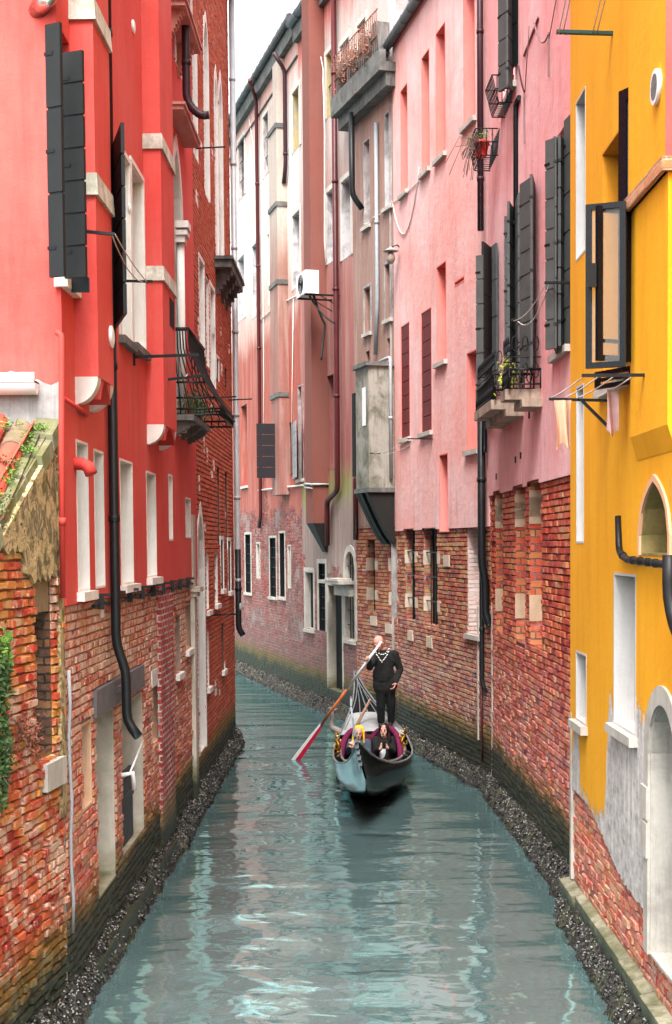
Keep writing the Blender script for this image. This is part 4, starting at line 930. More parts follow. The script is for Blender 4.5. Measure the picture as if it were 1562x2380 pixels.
b = MB(); Q3 = W3.P(0, 0, 0); b.face([W3.P(W3.L, -1, 0), W3.P(W3.L, -1, -4), W3.P(W3.L, 14.6, -4), W3.P(W3.L, 14.6, 0)]); b.face([W3.P(W3.L, -1, -4), W3.P(0, -1, -4), W3.P(0, 14.6, -4), W3.P(W3.L, 14.6, -4)]); b.build('side_wall', GREYM, wh)
b = MB()
for s in (.0, .9, 1.8, 2.6):  b.wbox(W3, s, s+.28, 15.05, 15.75, .1, .42)
b.wbox(W3, -.2, .15, 15.05, 17.6, -.9, -.4); b.build_each('parapet_pier', CONC, wh)
b = MB()
for i in range(24): s = -.1+i*.125; b.tube([W3.P(s, 15.05, .42), W3.P(s+.03, 15.95, .44)], .012, 4)
for z in (15.4, 15.95): b.tube([W3.P(-.15, z, .43), W3.P(W3.L+.1, z, .43)], .016, 5)
b.build('railing', m_plain('rusty_iron', (.16, .08, .06), .8, .5, 12), wh)
pa = wpx(W3, 874, 285, .08); pb = wpx(W3, 874, 700, .08); pc = wpx(W3, 870, 820, .2)
pipe(wh, [pa, _v(pa.x, pa.y, pb.z), _v(pa.x, pa.y, pc.z)+W3.t*.15], .045, m_plain('grey_pipe', (.27, .30, .32), .5, .2), seg=8, collars=2.4)
pa = wpx(W3, 817, 262, .3); b = MB(); pipe(wh, [pa, pa+_v(0, 0, -1.9), pa+_v(0, 0, -2.2)-W3.n*.25], .07, PIPEB, seg=8, collars=9)
# hanging closet bay
sb = W3.hit(901, 1000, .0)[0]; s0 = W3.hit(857, 1000, .62)[0]
ly = thing('privy_bay', 'grey mouldy hanging closet bay on dark timber brackets, on the brown house', 'bay', W3.P(s0, 6)) if False else wh
z1 = W3.hit(880, 845, .5)[1]; z0 = W3.hit(880, 1132, .5)[1]
s0 = s0; s1 = W3.hit(829, 1000, .60)[0]
b = MB(); b.wbox(W3, s0, s1, z0, z1, -.02, .62); bay = b.build('hanging_bay', LATR, wh)
b = MB(); b.wbox(W3, s0-.06, s1+.06, z1, z1+.09, 0, .70); b.wbox(W3, s0-.04, s1+.04, z0-.1, z0, 0, .66); b.build('cornice', CONC, bay)
b = MB(); b.wbox(W3, s0+.2, s0+.42, z1-1.3, z1-.45, .6, .628); b.build('slot_window', WHITE, bay)
b = MB(); b.wbox(W3, s0+.95, s0+1.15, z1-2.4, z1-.5, .6, .628); b.build('slot_window', DARK, bay)
b = MB()
for sa in (s0+.02, (s0+s1)/2, s1-.22):
    K = 6
    for i in range(K): f0, f1 = i/K, (i+1)/K; b.box8([W3.P(sa, z0-.1-1.15*f1, 0), W3.P(sa+.2, z0-.1-1.15*f1, 0), W3.P(sa+.2, z0-.1-1.15*f1, .62*(1-f1)**.8+.03), W3.P(sa, z0-.1-1.15*f1, .62*(1-f1)**.8+.03), W3.P(sa, z0-.1-1.15*f0, 0), W3.P(sa+.2, z0-.1-1.15*f0, 0), W3.P(sa+.2, z0-.1-1.15*f0, .62*(1-f0)**.8+.03), W3.P(sa, z0-.1-1.15*f0, .62*(1-f0)**.8+.03)])
b.build_each('timber_bracket', WOODD, bay)
pa = W3.P(s0-.04, z1+.0, .12)
pipe(bay, [W3.P(s0+.4, z1+.15, .2), W3.P(s0-.05, z1+.2, .12), W3.P(s0-.05, z0+.2, .12)], .04, PIPEG, seg=8, collars=1.5)
ln = thing('wall_lantern', 'small old wall lantern with a conical hood beside the pipe on the brown house', 'lantern', W3.P(0, 10))
s, z = W3.hit(908, 590, .3); b = MB(); rows = []
for r_, dz in [(.015, .16), (.04, .13), (.17, .06), (.16, .05), (.06, .04)]: rows.append([W3.P(s, z+dz, .3)+_v(r_*math.cos(a*math.pi/6), r_*math.sin(a*math.pi/6), 0) for a in range(12)])
b.grid(rows, True, True); b.build('hood', GREYM, ln)
b = MB(); b.ball(W3.P(s, z-.09, .3), (.10, .10, .13)); b.build('glass_globe', m_plain('dusty_glass', (.28, .24, .2), .3, .3), ln)
b = MB(); b.tube([W3.P(s, z+.1, .02), W3.P(s, z+.2, .15), W3.P(s, z+.14, .3)], .014, 6); b.build('arm', IRON, ln)
b = MB(); b.tube([wpx(W3, u, v, .04) for u, v in [(923, 190), (924, 400), (925, 700)]], .013, 5)
b.tube(cable([wpx(W3, 846, 520, .05), wpx(W3, 866, 505, .05), wpx(W3, 912, 470, .05), wpx(W2, 992, 400, .05)], .06), .01, 5)
b.tube(cable([wpx(W3, 912, 470, .05), wpx(W2, 975, 388, .05)], 1.0), .012, 5); b.build_each('wall_cable', ROPE, wh)

# ================================================================ PINK HOUSE (far)
ph = thing('pink_house', 'tall pink house with dark red closed shutters and a brick foot, behind the gondolier', 'house', (4, 29, 0))
k2 = dict(depth=.34)
z2 = 4.62
BR2 = B_R2
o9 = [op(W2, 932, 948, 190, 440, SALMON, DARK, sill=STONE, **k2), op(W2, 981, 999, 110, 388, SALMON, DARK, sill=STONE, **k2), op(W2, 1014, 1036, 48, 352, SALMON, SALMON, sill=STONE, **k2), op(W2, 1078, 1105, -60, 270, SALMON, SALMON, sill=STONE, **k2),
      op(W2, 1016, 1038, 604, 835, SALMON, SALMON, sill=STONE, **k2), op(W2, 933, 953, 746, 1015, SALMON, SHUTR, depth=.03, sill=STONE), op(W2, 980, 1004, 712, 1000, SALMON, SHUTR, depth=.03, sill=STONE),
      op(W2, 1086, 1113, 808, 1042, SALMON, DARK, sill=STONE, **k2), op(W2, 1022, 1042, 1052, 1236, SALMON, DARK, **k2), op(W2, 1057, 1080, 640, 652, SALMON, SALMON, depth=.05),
      op(W2, 942, 965, 1228, 1446, BR2, DARK, nf=0, depth=.17, grille=(1, 3)), op(W2, 985, 1017, 1226, 1458, BR2, DARK, nf=0, depth=.18, grille=(2, 3)), op(W2, 1086, 1115, 1226, 1478, m_brick('whitewashed_brick', [(0, (.5, .3, .25)), (.5, (.7, .5, .45)), (1, (.78, .7, .66))], (.6, .55, .5), 0, .1, mess=.4, white=.6), m_brick('whitewashed_brick_infill', [(0, (.45, .2, .15)), (.5, (.65, .4, .35)), (1, (.7, .6, .55))], (.5, .42, .38), 0, .1, mess=.4, white=.6), nf=0, depth=.22, sill=STONE)]
bricks(ph, W2, 0, W2.L, -.4, z2, o9, R_R2, seed=7, bw=.27, bh=.085)
facade(ph, W2, [(-1.1, z2, -.014, M_DK, 'mortar_bed'), (z2, 15.2, .035, PINK, 'plastered_wall')], o9)
body(ph, [(K2[0], K2[1], W2.n), (K3[0], K3[1], W2.n)], 7, 15.2, PINK, near=False, eave=.1, gr=.10)
b = MB(); random.seed(9)
for o in (o9[5], o9[6]):
    g_ = MB()
    for i in range(8): za, zb_ = o.z0+.02+(o.z1-o.z0-.04)*i/8, o.z0+.02+(o.z1-o.z0-.04)*(i+1)/8; g_.wbox(W2, o.s0+.03, o.s1-.03, za+.008, zb_-.008, -.028, .030)
    g_.build('shutter', SHUTR, o.obj)
for o, wl in [(o, W2) for o in o9[10:12]] + [(o, W3) for o in o8b]:
    for z in (o.z0+.28, o.z1-.75): b.wbox(wl, o.s1-.03, o.s1+.0, z, z+.30, -.16, .012); b.wbox(wl, o.s0-.2, o.s0+.0, z+.03, z+.25, -.02, .012)
for (U, V) in [(956, 1465), (1000, 1480), (905, 1450), (870, 1432), (1040, 1290)]:
    w_ = W2 if U > 928 else W3; s, z = w_.hit(U, V, 0); b.wbox(w_, s-.2, s+.22, z-.22, z, -.02, .03)
b.build_each('stone_block', m_stone('peachy_stone', (.62, .50, .38), (.3, .25, .2), .5), ph)
b = MB()   # stepped notches of the render over the brick windows
pass
for U0, U1, V0, V1, r_, mt_, lb in [(1119, 1121, 1236, 1600, .04, PIPEB, 'thin black pipe')]:
    p0, p1 = wpx(W2, U0, V0, .08), wpx(W2, U0, V1, .08); pipe(ph, [p0-W2.n*.1, p0, _v(p0.x, p0.y, p1.z+.1), _v(p0.x, p0.y, p1.z-.05)+_v(.06, -.06, 0)], r_, mt_, seg=8, label=lb)
b = MB(); p0 = wpx(W2, 1119, 1640, .05); b.tube([p0+_v(0, 0, .4), p0+_v(.01, 0, -1.0)], .022, 6); b.build('rusty_rod', PIPER, ph)

# ================================================================ ROSE HOUSE (near)
rs = thing('rose_house', 'tall rose pink house with long grey-green shutters and little balconies, next to the yellow house', 'house', (5, 20, 0))
zr = 5.14; k1 = dict(depth=.3)
S = SHUT
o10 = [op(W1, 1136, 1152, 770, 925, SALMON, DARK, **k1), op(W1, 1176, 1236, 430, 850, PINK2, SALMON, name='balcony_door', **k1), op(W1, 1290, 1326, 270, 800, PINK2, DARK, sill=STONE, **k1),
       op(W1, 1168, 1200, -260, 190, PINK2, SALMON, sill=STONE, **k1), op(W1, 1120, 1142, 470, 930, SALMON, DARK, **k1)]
PB = m_brick('recess_brick', S_R1, (.25, .17, .14), 0, .1, bw=.27, bh=.105, mess=.5, white=.25)
o11 = [op(W1, 1198, 1221, 1124, 1500, PB, PB, nf=0, depth=.2), op(W1, 1231, 1259, 1112, 1512, PB, PB, nf=0, depth=.2), op(W1, 1152, 1168, 1138, 1475, PB, GREYW, nf=0, depth=.15)]
bricks(rs, W1, 0, W1.L, -.4, zr, o11, R_R1, seed=8, bw=.27, bh=.088, jut=.016, gap=.013)
facade(rs, W1, [(-1.1, zr, -.014, M_RED, 'mortar_bed'), (zr, 15.6, .04, PINK2, 'plastered_wall')], o10[1:4]+o11)
body(rs, [(K1[0], K1[1], W1.n), (K2[0], K2[1], W1.n)], 7, 15.6, PINK2, near=True, eave=.1, gr=.10)
b = MB()
for o in o11:
    for z in (o.z0+.35, o.z0+1.75, o.z1-.5): b.wbox(W1, o.s1-.032, o.s1+.0, z, z+.38, -.19, .008); b.wbox(W1, o.s0+.004, o.s1-.02, z, z+.38, -.2, -.185)
b.build_each('stone_block', m_stone('peach_block_stone', (.58, .42, .28), (.3, .2, .14), .5), rs)
b = MB()
pass
# long shutters
c = o10[1].obj
leaf(c, W1, 1173, .10, 1181, .05, 500, 852, S, .3); leaf(c, W1, 1182, .22, 1196, .04, 465, 858, S, .3); leaf(c, W1, 1197, .04, 1207, .14, 445, 858, S, .3); leaf(c, W1, 1211, .26, 1235, .18, 410, 856, S, .3); leaf(c, W1, 1235, .18, 1243, .03, 402, 850, S, 1.9)
c = o10[2].obj
leaf(c, W1, 1270, .30, 1290, .22, 318, 812, S, .34); leaf(c, W1, 1290, .22, 1297, .05, 314, 812, S, 2); leaf(c, W1, 1300, .16, 1313, .03, 312, 806, S, .3); leaf(c, W1, 1314, .06, 1330, .03, 262, 800, S, .4)
c = o10[3].obj
leaf(c, W1, 1160, .30, 1178, .22, -150, 205, S, .34); leaf(c, W1, 1178, .22, 1190, .1, -150, 200, S, .34); leaf(c, W1, 1190, .1, 1206, .03, -150, 150, SHUTB, 3)
WB = Wall((W1.P(W1.L-2.2, 0, 0)).to_tuple()[:2], W1.P(W1.L, 0, 0).to_tuple()[:2])
b = MB(); leafp = rs
leaf(rs, W1, 1108, .46, 1124, .36, 590, 935, S, .38); leaf(rs, W1, 1122, .36, 1141, .16, 558, 930, SHUTB, 4); leaf(rs, W1, 1143, .12, 1155, .08, 562, 905, S, .5)
# balconies with stone slabs
def small_balcony(U0, U1, Vt, Vf, Vb, nn, lab):
    s0, z = W1.hit(U1, Vf, .02); s1 = W1.hit(U0, Vf, nn)[0]; zt_ = W1.hit(U1-8, Vt, nn)[1]
    f = MB(); f.wbox(W1, s0, s1, z-.14, z, .02, nn); f.wbox(W1, s0+.14, s1-.14, z-.25, z-.14, .02, nn*.6)
    sl = f.build('balcony_slab', m_stone('weathered_slab', (.42, .33, .25), (.12, .08, .06), 1.0), rs, lab)
    f = MB(); e = .05
    cor = [W1.P(s0+e, 0, .04), W1.P(s0+e, 0, nn-e), W1.P(s1-e, 0, nn-e), W1.P(s1-e, 0, .04)]
    for zz, r_ in ((z+.06, .012), (z+.42, .01), (zt_, .02)): f.tube([_v(p.x, p.y, zz) for p in cor], r_, 6)
    for p, q in zip(cor, cor[1:]):
        n = max(2, int((q-p).length/.11))
        for i in range(n+1):
            m_ = p.lerp(q, i/n); f.tube([_v(m_.x, m_.y, z), _v(m_.x, m_.y, zt_)], .011 if i % n else .02, 5)
            if i < n:
                m2 = p.lerp(q, (i+.5)/n)
                for zz in (z+.24, z+.6): f.tube([_v(m2.x, m2.y, zz)+(q-p).normalized()*.04*math.cos(a)+_v(0, 0, .1*math.sin(a)) for a in [x*math.pi/4 for x in range(9)]], .008, 4)
    f.build('railing', IRON, sl); return s0, s1, z
sm1 = small_balcony(1174, 1247, 803, 912, 0, .52, 'nearer little balcony slab')
sm2 = small_balcony(1141, 1172, 850, 958, 0, .50, 'farther little balcony slab')
# drainpipes of the rose house
pw = W1; p0 = wpx(W1, 1129, 600, .12); L_ = W1.L-.12
q0 = _v(*K2, 0)+W1.n*.14+_v(-.02, 0, 0)
zz = lambda V: CH+(1270-V)/132.0
pipe(rs, [_v(q0.x, q0.y, 15.5), _v(q0.x, q0.y, zz(560))], .055, PIPEP, seg=8, collars=2.6, label='dark purple upper drainpipe')
pipe(rs, [_v(q0.x, q0.y, zz(930)), _v(q0.x, q0.y, zz(1315)), _v(q0.x+.06, q0.y, zz(1350)), _v(q0.x+.06, q0.y, zz(1430)), _v(q0.x+.14, q0.y-.05, zz(1455))], .07, PIPEB, collars=1.6)
pipe(rs, [wpx(W1, 1196, 920, .1), wpx(W1, 1180, 935, .2), _v(q0.x, q0.y, zz(978))+_v(.05, -.05, 0), _v(q0.x, q0.y, zz(1060))+_v(.04, -.1, 0)], .045, PIPEB, collars=9, label='slanting branch pipe')
pa, pb = wpx(W1, 1199, 242, .07), wpx(W1, 1201, 560, .07)
pipe(rs, [pa+W1.n*.0-W1.t*.3, pa, _v(pa.x, pa.y, pb.z)], .04, PIPEB, 'small_pipe', 2, seg=8)
b = MB()
for Ua, Va, Ub, Vb in [(1218, 130, 1252, 40), (1276, 75, 1276, 178), (1219, 210, 1220, 333)]: b.bar(wpx(W1, Ua, Va, .05), wpx(W1, Ub, Vb, .05), .03, .02)
b.tube(cable([wpx(W1, 1240, 45, .1), wpx(W1, 1275, 78, .06)], .2), .012, 5); b.tube(cable([wpx(W1, 1205, 150, .2), wpx(W1, 1219, 215, .06)], .05), .012, 5)
b.tube([wpx(W1, 1276, 90, .06), wpx(W1, 1300, -40, .06)], .007, 4); b.tube([wpx(W1, 1220, 215, .06), wpx(W1, 1230, 60, .1)], .007, 4); b.build_each('conduit', m_plain('pinkish_conduit', (.22, .13, .13), .7), rs)
b = MB(); b.wbox(W1, .0, .22, -.4, 5.1, .0, .06); s = W1.hit(1146, 1600, 0)[0]
b.build('cement_strip', m_stone('peach_cement', (.52, .38, .30), (.3, .2, .16), .6, td=1.0), rs)
b = MB(); s = W1.hit(1145, 1600, 0)[0]; b.wbox(W1, s-.04, s+.02, .8, 3.3, 0, .02); s = W2.hit(1112, 1600, 0)[0]; b.wbox(W2, s-.04, s+.02, .8, 3.2, 0, .02); b.build_each('white_edge_strip', STONE, rs)
b = MB()
for U, V in [(1200, 1060), (1212, 1050), (1155, 1100), (1232, 955)]:
    s, z = W1.hit(U, V, .04); b.wbox(W1, s, s+.14, z-.1, z, .038, .044)
b.build_each('small_hole', DARK, rs)

# ================================================================ YELLOW HOUSE
yh = thing('yellow_house', 'bright yellow house with black window frames, nearest on the right bank', 'house', (6, 12, 0))
UNP = m_layers('yellow_render_peeling', (.52, .50, .47), [(2.2, (.80, .335, .012), .03)], -5, S_RED, .5)
def m_yellow():
    """yellow render peeling off grey plaster near the water"""
    g = Mt('peeling_yellow_render'); p = g.pos(); uv = g.uv(); z = g.sep(p)[2]; y = g.sep(p)[1]
    a = g.ramp(g.noise(p, .55, 6, .62)[0], [(.38, 0), (.66, 1)])
    c = g.mix(g.math('MULTIPLY', a, .6), (.82, .36, .010), (.86, .44, .02))
    s = g.ramp(g.noise(g.map(uv, (2.6, .35, 1)), 1.4, 6, .65, .5)[0], [(.46, 0), (.75, 1)]); c = g.mix(g.math('MULTIPLY', s, .34), c, (.52, .20, .006))
    c = g.mix(g.math('MULTIPLY', g.noise(p, 45, 4, .6)[0], .2), c, (.4, .16, .01))
    n = g.noise(g.map(uv, (2.2, .8, 1)), 1.5, 7, .65, .3)[0]
    # the bare zone is higher around the middle windows
    hump = g.n('MapRange', {'Value': g.math('ABSOLUTE', g.math('SUBTRACT', y, 12.6)), 'From Min': .75, 'From Max': 1.0, 'To Min': 1.2, 'To Max': 0}).outputs[0]
    hump2 = g.n('MapRange', {'Value': g.math('ABSOLUTE', g.math('SUBTRACT', y, 15.2)), 'From Min': .1, 'From Max': .3, 'To Min': .7, 'To Max': 0}).outputs[0]
    lvl = g.math('ADD', g.math('ADD', hump, hump2), g.math('MULTIPLY_ADD', n, 1.2, 1.0))
    m_ = g.n('MapRange', {'Value': g.math('SUBTRACT', z, lvl), 'From Min': -.015, 'From Max': .015}).outputs[0]
    gn = g.noise(uv, 9, 6, .7)[0]; gc = g.mix(g.ramp(gn, [(.3, 0), (.7, 1)]), (.24, .22, .21), (.66, .64, .62)); gc = g.mix(g.math('MULTIPLY', g.ramp(g.noise(g.map(uv, (3, .6, 1)), 2, 7, .7)[0], [(.5, 0), (.6, 1)]), .5), gc, (.78, .76, .73))
    c = g.mix(m_, gc, c); h = g.math('ADD', g.math('MULTIPLY', m_, 1.2), g.math('MULTIPLY', gn, .5))
    return g.out(c, .82, g.bump(h, .6, .02), .25)
YP = m_yellow()
zy = lambda y: 1.35
WHP = m_stone('white_window_surround', (.52, .51, .50), (.34, .31, .29), .35)
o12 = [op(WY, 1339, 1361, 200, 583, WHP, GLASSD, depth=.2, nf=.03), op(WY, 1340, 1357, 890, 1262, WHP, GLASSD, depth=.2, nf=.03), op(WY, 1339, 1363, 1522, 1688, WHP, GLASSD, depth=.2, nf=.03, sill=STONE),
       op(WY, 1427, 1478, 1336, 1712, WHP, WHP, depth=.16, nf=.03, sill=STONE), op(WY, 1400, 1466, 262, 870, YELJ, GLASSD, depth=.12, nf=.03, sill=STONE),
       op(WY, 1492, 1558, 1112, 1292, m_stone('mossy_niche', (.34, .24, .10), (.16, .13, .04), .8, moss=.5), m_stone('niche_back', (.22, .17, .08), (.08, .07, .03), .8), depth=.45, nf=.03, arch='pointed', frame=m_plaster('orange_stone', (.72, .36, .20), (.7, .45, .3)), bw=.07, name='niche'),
       op(WY, 1512, 1575, 1655, 2300, STONE, DARK, depth=.4, nf=.03, arch='round', frame=STONE, bw=.16, name='water_gate')]
bricks(yh, WY, 0, WY.L, .3, 1.55, [o for o in o12], R_Y, seed=9, bw=.26, bh=.085, jut=.014)
facade(yh, WY, [(-1.1, 1.55, -.014, M_PALE, 'mortar_bed'), (1.55, 15, .03, YP, 'plastered_wall')], o12)
body(yh, [(2.70, 8, WY.n), (2.68, 15.55, WY.n)], 7, 15, YEL, near=True, eave=.3)
b = MB(); random.seed(2); y = 8.0
poly = []
s = 0
while s < WY.L:      # ragged lower edge of the plaster
    h = .25*math.sin(s*1.7)+random.uniform(-.05, .05)
    if not (o12[6].s0-.07 < s < o12[6].s1): b.wbox(WY, s, min(WY.L, s+.07), 1.56-.11*(WY.L-s)-h*.35, 1.552, -.014, .028)
    s += .07
b.build_each('ragged_plaster_edge', YP, yh)
# projecting chimney stack with brick string course
sF = WY.hit(1460, 700, .12)[0]; sN = WY.hit(1547, 380, .12)[0]
zc = WY.hit(1547, 365, .12)[1]; zc2 = WY.hit(1547, 398, .12)[1]
b = MB(); b.wbox(WY, sN-.0, sF, zc2, 15, -.02, .12); stk = b.build('chimney', YP, yh)
zl = WY.hit(1547, 985, .12)[1]; b = MB(); b.wbox(WY, sN, sF, zl, zc2-.002, -.02, .10); b.box8([WY.P(sN, zl-.2, -.02), WY.P(sF, zl-.2, -.02), WY.P(sF, zl-.2, .036), WY.P(sN, zl-.2, .036), WY.P(sN, zl, -.02), WY.P(sF, zl, -.02), WY.P(sF, zl, .10), WY.P(sN, zl, .10)]); b.build('chimney_foot', YP, stk)
b = MB(); b.box8([WY.P(sN-.004, zc, .02), WY.P(sN, zc, .02), WY.P(sN, zc, .122), WY.P(sN-.004, zc, .122), WY.P(sN-.004, 15, .02), WY.P(sN, 15, .02), WY.P(sN, 15, .122), WY.P(sN-.004, 15, .122)]); b.build('rose_side', m_plaster('rose_red_side', (.56, .11, .11), (.60, .2, .19), (.3, .05, .05), .4, .6), stk)
b = MB(); b.wbox(WY, sN-.04, sF+.04, zc2-.0, zc, .02, .16); b.build('string_course', m_brick('orange_string_course', [(0, (.5, .14, .06)), (.5, (.66, .24, .10)), (1, (.7, .34, .16))], (.5, .35, .22), 0, .1, mess=.5, white=.3), stk)
b = MB(); sq, zq = WY.hit(1480, 95, .33); b.wbox(WY, sN-.02, sF+.02, zc+2.0, zc+2.18, .02, .16); b.build('string_course', m_plaster('orange_string_course_paint', (.66, .22, .1), (.7, .34, .2)), stk)
s, z = WY.hit(1530, 202, .12); b = MB(); b.tube([WY.P(s, z, .12), WY.P(s, z, .155)], .135, 20); v_ = b.build('round_vent', WHITE, stk); b = MB(); b.tube([WY.P(s, z, .155), WY.P(s, z, .158)], .1, 20); b.build('vent_mesh', GLASSD, v_)
# open casement of the black window
cw = o12[4].obj
def casement(Ua, na, Ub, nb, Vt, Vb, th=.05, mat=FRAMEB, glass=True, rails=()):
    Vm = (Vt+Vb)/2; sa = WY.hit(Ua, Vm, na)[0]; sb_ = WY.hit(Ub, Vm, nb)[0]
    Un, nn = (Ua, na) if sa < sb_ else (Ub, nb); z1 = WY.hit(Un, Vt, nn)[1]; z0 = WY.hit(Un, Vb, nn)[1]
    A_, B_ = WY.P(sa, 0, na), WY.P(sb_, 0, nb); d = (B_-A_).normalized(); q = _v(-d.y, d.x, 0)*.022; L = (B_-A_).length
    b = MB()
    def bx(a, c, za, zb, k=1): p = [a-q*k, c-q*k, c+q*k, a+q*k]; b.box8([_v(x.x, x.y, za) for x in p]+[_v(x.x, x.y, zb) for x in p])
    bx(A_, A_+d*th, z0, z1); bx(B_-d*th, B_, z0, z1); bx(A_+d*th, B_-d*th, z0, z0+th, .95); bx(A_+d*th, B_-d*th, z1-th, z1, .95)
    for r_ in rails: bx(A_+d*th, B_-d*th, z0+(z1-z0)*r_-.015, z0+(z1-z0)*r_+.015, .9)
    fr_ = b.build('casement', mat, cw)
    if glass:
        b = MB(); bx(A_+d*th, B_-d*th, z0+th, z1-th, .12); b.build('glass_pane', GL, fr_)
    return A_, B_, z0, z1
g = Mt('window_glass'); p_ = g.n('BsdfPrincipled', {'Base Color': (.85, .87, .88, 1), 'Roughness': .02, 'Transmission Weight': .92, 'IOR': 1.2, 'Specular IOR Level': .4}); g.t.links.new(p_.outputs[0], g.o.inputs[0]); GL = g.m
casement(1362, .50, 1455, .18, 468, 852, .05)
casement(1387, .42, 1466, .10, 478, 838, .05, rails=(.13,))
casement(1442, .16, 1484, .05, 195, 815, .10)
casement(1386, .30, 1472, .06, 850, 892, .04, rails=(.5,))
b = MB(); s, z = WY.hit(1380, 640, .45); b.wbox(WY, s-.02, s+.02, z-.1, z+.1, .43, .5); b.build('window_handle', IRON, cw)
# black pipes
pipe(yh, [wpx(WY, 1437, 1200, .05), wpx(WY, 1439, 1282, .06), wpx(WY, 1456, 1300, .07), wpx(WY, 1548, 1312, .09)], .032, PIPEB, 'black_pipe', .35)
pw_ = wpx(WY, 1556, 1290, .13); pipe(yh, [pw_, pw_+_v(0, 0, -.33), pw_+_v(.02, -.12, -.55), pw_+_v(.02, -.3, -.62)], .055, PIPEB, 'drainpipe', 9)
# stone course at the foot, quoin stones, white corner strip
b = MB(); s = WY.L+.12; rnd = random.Random(8)
while s > 0:
    L = rnd.uniform(.7, 1.25); nn = .12+rnd.uniform(-.02, .02); t_ = rnd.uniform(-.015, .015); ss = max(0, s-L)
    b.box8([WY.P(ss+.012, -.05, 0), WY.P(s, -.05, 0), WY.P(s, -.05, nn-.07), WY.P(ss+.012, -.05, nn-.07), WY.P(ss+.012, .50+t_, 0), WY.P(s, .5+t_, 0), WY.P(s, .47+t_, nn), WY.P(ss+.012, .47+t_, nn)]); s = ss
st = b.build('foot_stones', QUAY, yh); md = st.modifiers.new('b', 'BEVEL'); md.width = .03; md.segments = 3
b = MB(); b.wbox(WY, WY.L-.07, WY.L+.02, .5, 2.4, -.05, .035); b.build('corner_strip', STONE, yh)
b = MB(); s = WY.hit(1500, 2000, .03)[0]
for z, h, wd in [(1.95, .3, .24), (1.62, .32, .20)]: b.wbox(WY, o12[6].s1+.0, o12[6].s1+wd, z, z+h-.02, .0, .07)
b.build('gate_jamb_stone', STONE, o12[6].obj)
# ================================================================ BARNACLED BANKS
from mathutils import noise as NZ
def m_bank():
    g = Mt('barnacle_crust'); p = g.pos(); z = g.sep(p)[2]
    a = g.noise(p, 28, 5, .75)[0]; v = g.n('TexVoronoi', {'Vector': p, 'Scale': 34}).outputs; sp = g.ramp(g.noise(p, 60, 3, .8)[0], [(.56, 0), (.64, 1)])
    c = g.mix(a, (.003, .003, .0025), (.030, .023, .016)); zone = g.ramp(g.noise(p, 1.7, 5, .6)[0], [(.35, .25), (.6, 1)])
    c = g.mix(g.math('MULTIPLY', g.ramp(g.noise(p, 2.4, 4)[0], [(.5, 0), (.62, 1)]), .6), c, (.06, .065, .02))
    up = g.n('MapRange', {'Value': z, 'From Min': .02, 'From Max': .16}).outputs[0]
    c = g.mix(g.math('MULTIPLY', g.math('MULTIPLY', sp, zone), up), c, (.24, .235, .22))
    wet = g.n('MapRange', {'Value': z, 'From Min': .02, 'From Max': .14, 'To Min': .25, 'To Max': .85}).outputs[0]
    return g.out(c, wet, g.bump(g.math('ADD', a, v[0]), 1, .03), .5)
BANK = m_bank()
SHELL = m_stone('barnacle_shells', (.36, .35, .32), (.03, .026, .02), 1.0)
MUSS = m_plain('dark_mussels', (.022, .018, .016), .55, .7, 30, spec=.3)
